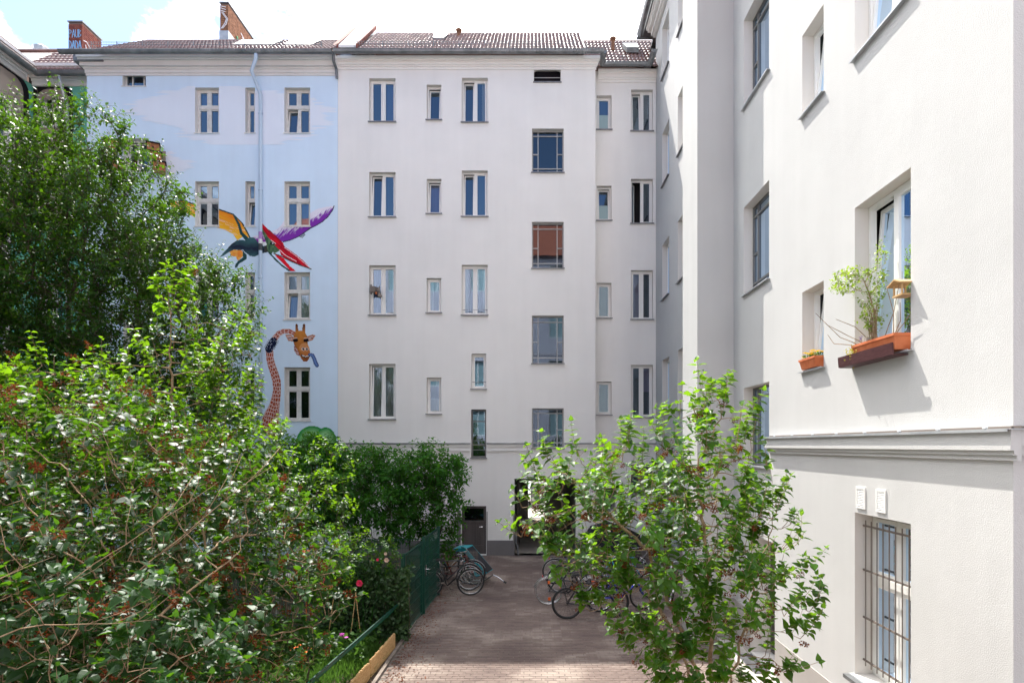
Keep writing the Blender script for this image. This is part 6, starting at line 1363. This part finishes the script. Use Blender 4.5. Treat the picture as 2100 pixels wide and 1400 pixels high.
# --- grass and bed planting
n = 26000; q = np.stack([nrs.uniform(-6.5,-2.66,n), nrs.uniform(7.0,12.0,n), np.full(n,.01)], -1); q[:,0] -= (12-q[:,1])*.04
k = (np.sin(q[:,0]*3)+np.cos(q[:,1]*2.3)+nrs.normal(0,.8,n)) > -.6; q = q[k]; n = len(q)
GV = np.array([(-.045,0,0),(.045,0,0),(-.03,.5,.03),(.03,.5,.03),(0,1,.16)]); GF = np.array([(0,1,3),(0,3,2),(2,3,4)])
o = leaves_mesh('grass', q, norm(nrs.normal(0,.35,(n,3))+[0,0,1]), nrs.normal(0,1,(n,3)), nrs.uniform(.08,.26,n), GV, GF, M['grass'], None, nrs.uniform(0,1,n)); tag(o, kind='stuff')
def tuft(label, c, n, L_, m='grass', w=1.0):
    t = thing('grass_tuft', label, 'plant', c); mb = MB(); c = Vector(c)
    for i in range(n):
        a_ = rnd.uniform(0,6.28); h = L_*rnd.uniform(.6,1.1); o1 = Vector((math.cos(a_),math.sin(a_),0)); s_ = Vector((-math.sin(a_),math.cos(a_),0))*.006*w; pts = [c+o1*(h*.45*t_**1.6)+Vector((0,0,h*(t_-.55*t_*t_)*1.1)) for t_ in (0,.25,.5,.75,1)]
        vs = []; 
        for k_, p in enumerate(pts): vs += [p-s_*(1-k_/4.2), p+s_*(1-k_/4.2)]
        mb.add(vs, [(2*k_,2*k_+1,2*k_+3,2*k_+2) for k_ in range(4)])
    build('blade', mb, M[m], t)['kind'] = 'stuff'
tuft('tuft of long arching grass at the very bottom of the bed', (-3.75,9.6,.0), 60, .55); tuft('smaller grass tuft behind the arching one', (-4.3,9.9,.0), 50, .42); tuft('grass tuft beside the picket edging', (-3.05,9.9,.0), 40, .3)
fb = thing('marigold_plant', 'low plant with orange blooms in the garden bed', 'flower', (-3.95,10.6,0)); mb = MB()
for k_ in range(9): petals(mb, (-3.95+rnd.uniform(-.25,.25),10.6+rnd.uniform(-.2,.2),.35+rnd.uniform(-.05,.08)), .05, 7)
M['orangep'] = mat('orange_petal', (.85,.16,.01), .6, .2); build('blooms', mb, M['orangep'], fb)
n = 400; q = np.stack([-3.95+nrs.normal(0,.2,n),10.6+nrs.normal(0,.15,n),nrs.uniform(.02,.34,n)],-1); cloudleaves(fb, 'foliage', q, .05, SML_V, SML_F, M['grass'], prefer=(0,0,1))
fb2 = thing('purple_flower_plant', 'small plant with one violet-pink bloom right of the orange flowers', 'flower', (-3.35,10.9,0)); mb = MB()
for k_ in range(3): petals(mb, (-3.35+rnd.uniform(-.05,.05),10.85,.48+.02*k_), .06, 9, .2+.3*k_)
M['violet'] = mat('violet_petal', (.5,.08,.4), .6, .2); build('blooms', mb, M['violet'], fb2)
n = 500; q = np.stack([-3.35+nrs.normal(0,.22,n),10.9+nrs.normal(0,.16,n),nrs.uniform(.02,.45,n)],-1); cloudleaves(fb2, 'foliage', q, .05, SML_V, SML_F, M['grass'], prefer=(0,0,1))
n = 2600; q = np.stack([nrs.uniform(-5.2,-3.0,n),nrs.uniform(10.7,12.0,n),np.abs(nrs.normal(.1,.16,n))],-1); bed = thing('bed_perennials', 'low mixed green perennials at the foot of the ivy', 'plants', (-4,11.4,0)); cloudleaves(bed, 'foliage', q, .08, LEAF_V, LEAF_F, M['grass'], prefer=(0,0,1))

# ================================================================ near wall window boxes (need the leaf helpers)
wbx = thing('window_box', 'long terracotta window box with a dark maroon board, dry twigs and a small fig plant', 'planter', (3.85, 6.9, 4.9))
trough(wbx, XW-.14, XW+.07, 6.44, 7.28, 4.92, 5.09)
mb = MB(); mb.add([(XW-.165,6.42,4.86),(XW-.15,6.42,4.86),(XW-.15,7.56,4.86),(XW-.165,7.56,4.86),(XW-.175,6.42,4.985),(XW-.16,6.42,4.985),(XW-.16,7.56,4.985),(XW-.175,7.56,4.985)],[(0,3,2,1),(4,5,6,7),(0,1,5,4),(1,2,6,5),(2,3,7,6),(3,0,4,7)]); mb.box(XW-.150,XW-.0,6.42,7.56,4.855,4.865); build('board', mb, M['board'], wbx)
A = sample([(XW-.02,7.05,5.55,.10,.20,.38),(XW-.16,7.3,5.85,.16,.30,.17),(XW+.03,6.95,5.9,.07,.12,.3),(XW-.0,7.02,5.35,.08,.14,.2)], 300)
ch = [[(XW-.03,6.98,5.06),(XW-.02,7.0,5.4),(XW-.05,7.1,5.7)],[(XW-.03,7.03,5.06),(XW-.0,7.0,5.5)]]
P, pr = grow(ch, A, .035, .05, 70, (-.08,.04,.1), .3); r = radii(P, pr, .0016, 2.3, .011); pl = tubes('fig_stem', P, pr, r, M['bark'], wbx, 5)
arr, tw, tips = shoots(P, pr, r, .0035, .75, .04, .10, (2,4), .044, .3, (XW+.1,6.9,5.4), .02, .6, twr=.001, alt=True); M['fig'] = leafmat('fig_leaf', (.03,.09,.015), (.10,.20,.02), (.38,.55,.03), .35, .5, .5)
tubes('fig_twig', tw[0], tw[1], tw[2], M['bark'], wbx, 3); crown(wbx, 'fig_foliage', arr, SML_V*np.array([1.4,1,1]), SML_F, M['fig'])
mb = MB()
for (a_, b_, c_) in (((XW-.05,7.2,5.05),(XW-.2,7.45,5.22),(XW-.42,7.62,5.55)),((XW-.05,7.1,5.05),(XW-.2,7.25,5.2),(XW-.36,7.4,5.35)),((XW-.05,7.0,5.05),(XW-.15,7.2,5.3),(XW-.30,7.35,5.42)),((XW-.08,6.55,5.05),(XW-.02,6.46,5.2),(XW+.02,6.36,5.32)),((XW-.05,6.8,5.05),(XW-.02,6.65,5.35),(XW-.05,6.50,5.62)),((XW-.05,6.6,5.05),(XW-.04,6.62,5.35),(XW-.06,6.72,5.66)),((XW-.08,6.55,5.05),(XW-.06,6.46,5.22),(XW-.1,6.40,5.40)),((XW-.1,7.15,5.05),(XW-.25,7.5,5.15),(XW-.28,7.6,5.28))):
    a_, b_, c_ = Vector(a_), Vector(b_), Vector(c_); mb.path([a_, a_.lerp(b_,.5)+Vector((0,0,.01)), b_, b_.lerp(c_,.5), c_], [.0055,.005,.0045,.004,.003], 5)
for k_ in range(12): a_ = Vector((XW-.04,6.96+rnd.uniform(-.08,.1),5.06)); mb.path([a_, a_+Vector((rnd.uniform(-.03,.03),rnd.uniform(-.06,.08),.18)), a_+Vector((rnd.uniform(-.06,.04),rnd.uniform(-.12,.14),.42))], [.006,.005,.003], 5)
build('dry_twig', mb, M['bark'], wbx)
n = 260; q = np.stack([XW-.12+nrs.normal(0,.025,n),7.30+nrs.normal(0,.05,n),5.0+nrs.normal(0,.045,n)],-1); M['yellowgreen'] = leafmat('yellow_stonecrop', (.45,.38,.02), (.62,.55,.03), (.6,.55,.03), .5, .3, .3); cloudleaves(wbx, 'yellow_stonecrop', q, .026, SML_V, SML_F, M['yellowgreen'])
mb = MB()
for k_ in range(9): petals(mb, (XW-.08+rnd.uniform(-.04,.04),7.2+rnd.uniform(-.05,.05),5.15+rnd.uniform(-.02,.03)), .016, 5)
build('violet_blooms', mb, M['purple'], wbx); mb = MB(); mb.box(XW-.10,XW-.06,7.05,7.18,5.07,5.15); build('plant_tag', mb, M['conc'], wbx)
bf = thing('bird_feeder', 'light wooden bird feeder hanging in the window above the terracotta box', 'bird feeder', (XW-.05,6.5,5.5))
mb = MB(); z = 5.48; mb.box(XW-.09,XW+.06,6.385,6.56,z,z+.018); build('tray', mb, M['pine'], bf)
mb = MB(); 
for (yy0,zz0,yy1,zz1) in ((6.36,z+.12,6.48,z+.17),(6.61,z+.12,6.48,z+.17)): mb.add([(XW-.12,yy0,zz0),(XW+.08,yy0,zz0),(XW+.08,yy1,zz1),(XW-.12,yy1,zz1),(XW-.12,yy0,zz0+.015),(XW+.08,yy0,zz0+.015),(XW+.08,yy1,zz1+.015),(XW-.12,yy1,zz1+.015)],[(0,3,2,1),(4,5,6,7),(0,1,5,4),(1,2,6,5),(2,3,7,6),(3,0,4,7)])
build('roof', mb, M['pine'], bf)
for (xx,yy) in ((XW-.08,6.40),(XW+.04,6.40),(XW-.08,6.54),(XW+.04,6.54)): mb = MB(); mb.box(xx-.008,xx+.008,yy-.008,yy+.008,z+.018,z+.13); build('post', mb, M['pine'], bf)
mb = MB(); mb.tube((XW-.03,6.48,z+.17),(XW-.03,6.48,z+.27),.002,n=4); build('cord', mb, M['bark'], bf)
pb = thing('flower_pot', 'small terracotta box of yellow pansies on the narrow window sill', 'planter', (XW-.02, 8.6, 4.98))
trough(pb, XW-.10, XW+.08, 8.33, 8.82, 4.985, 5.13)
mb = MB()
for k_ in range(22): petals(mb, (XW-.01+rnd.uniform(-.10,.06),8.57+rnd.uniform(-.24,.24),5.19+rnd.uniform(-.03,.05)), .040, 6, rnd.uniform(-.5,.5))
build('yellow_blooms', mb, M['yellow'], pb); n = 300; q = np.stack([XW-.01+nrs.normal(0,.045,n),8.57+nrs.uniform(-.24,.24,n),5.14+nrs.uniform(-.02,.05,n)],-1); cloudleaves(pb, 'foliage', q, .035, SML_V, SML_F, M['grass'], prefer=(0,0,1))
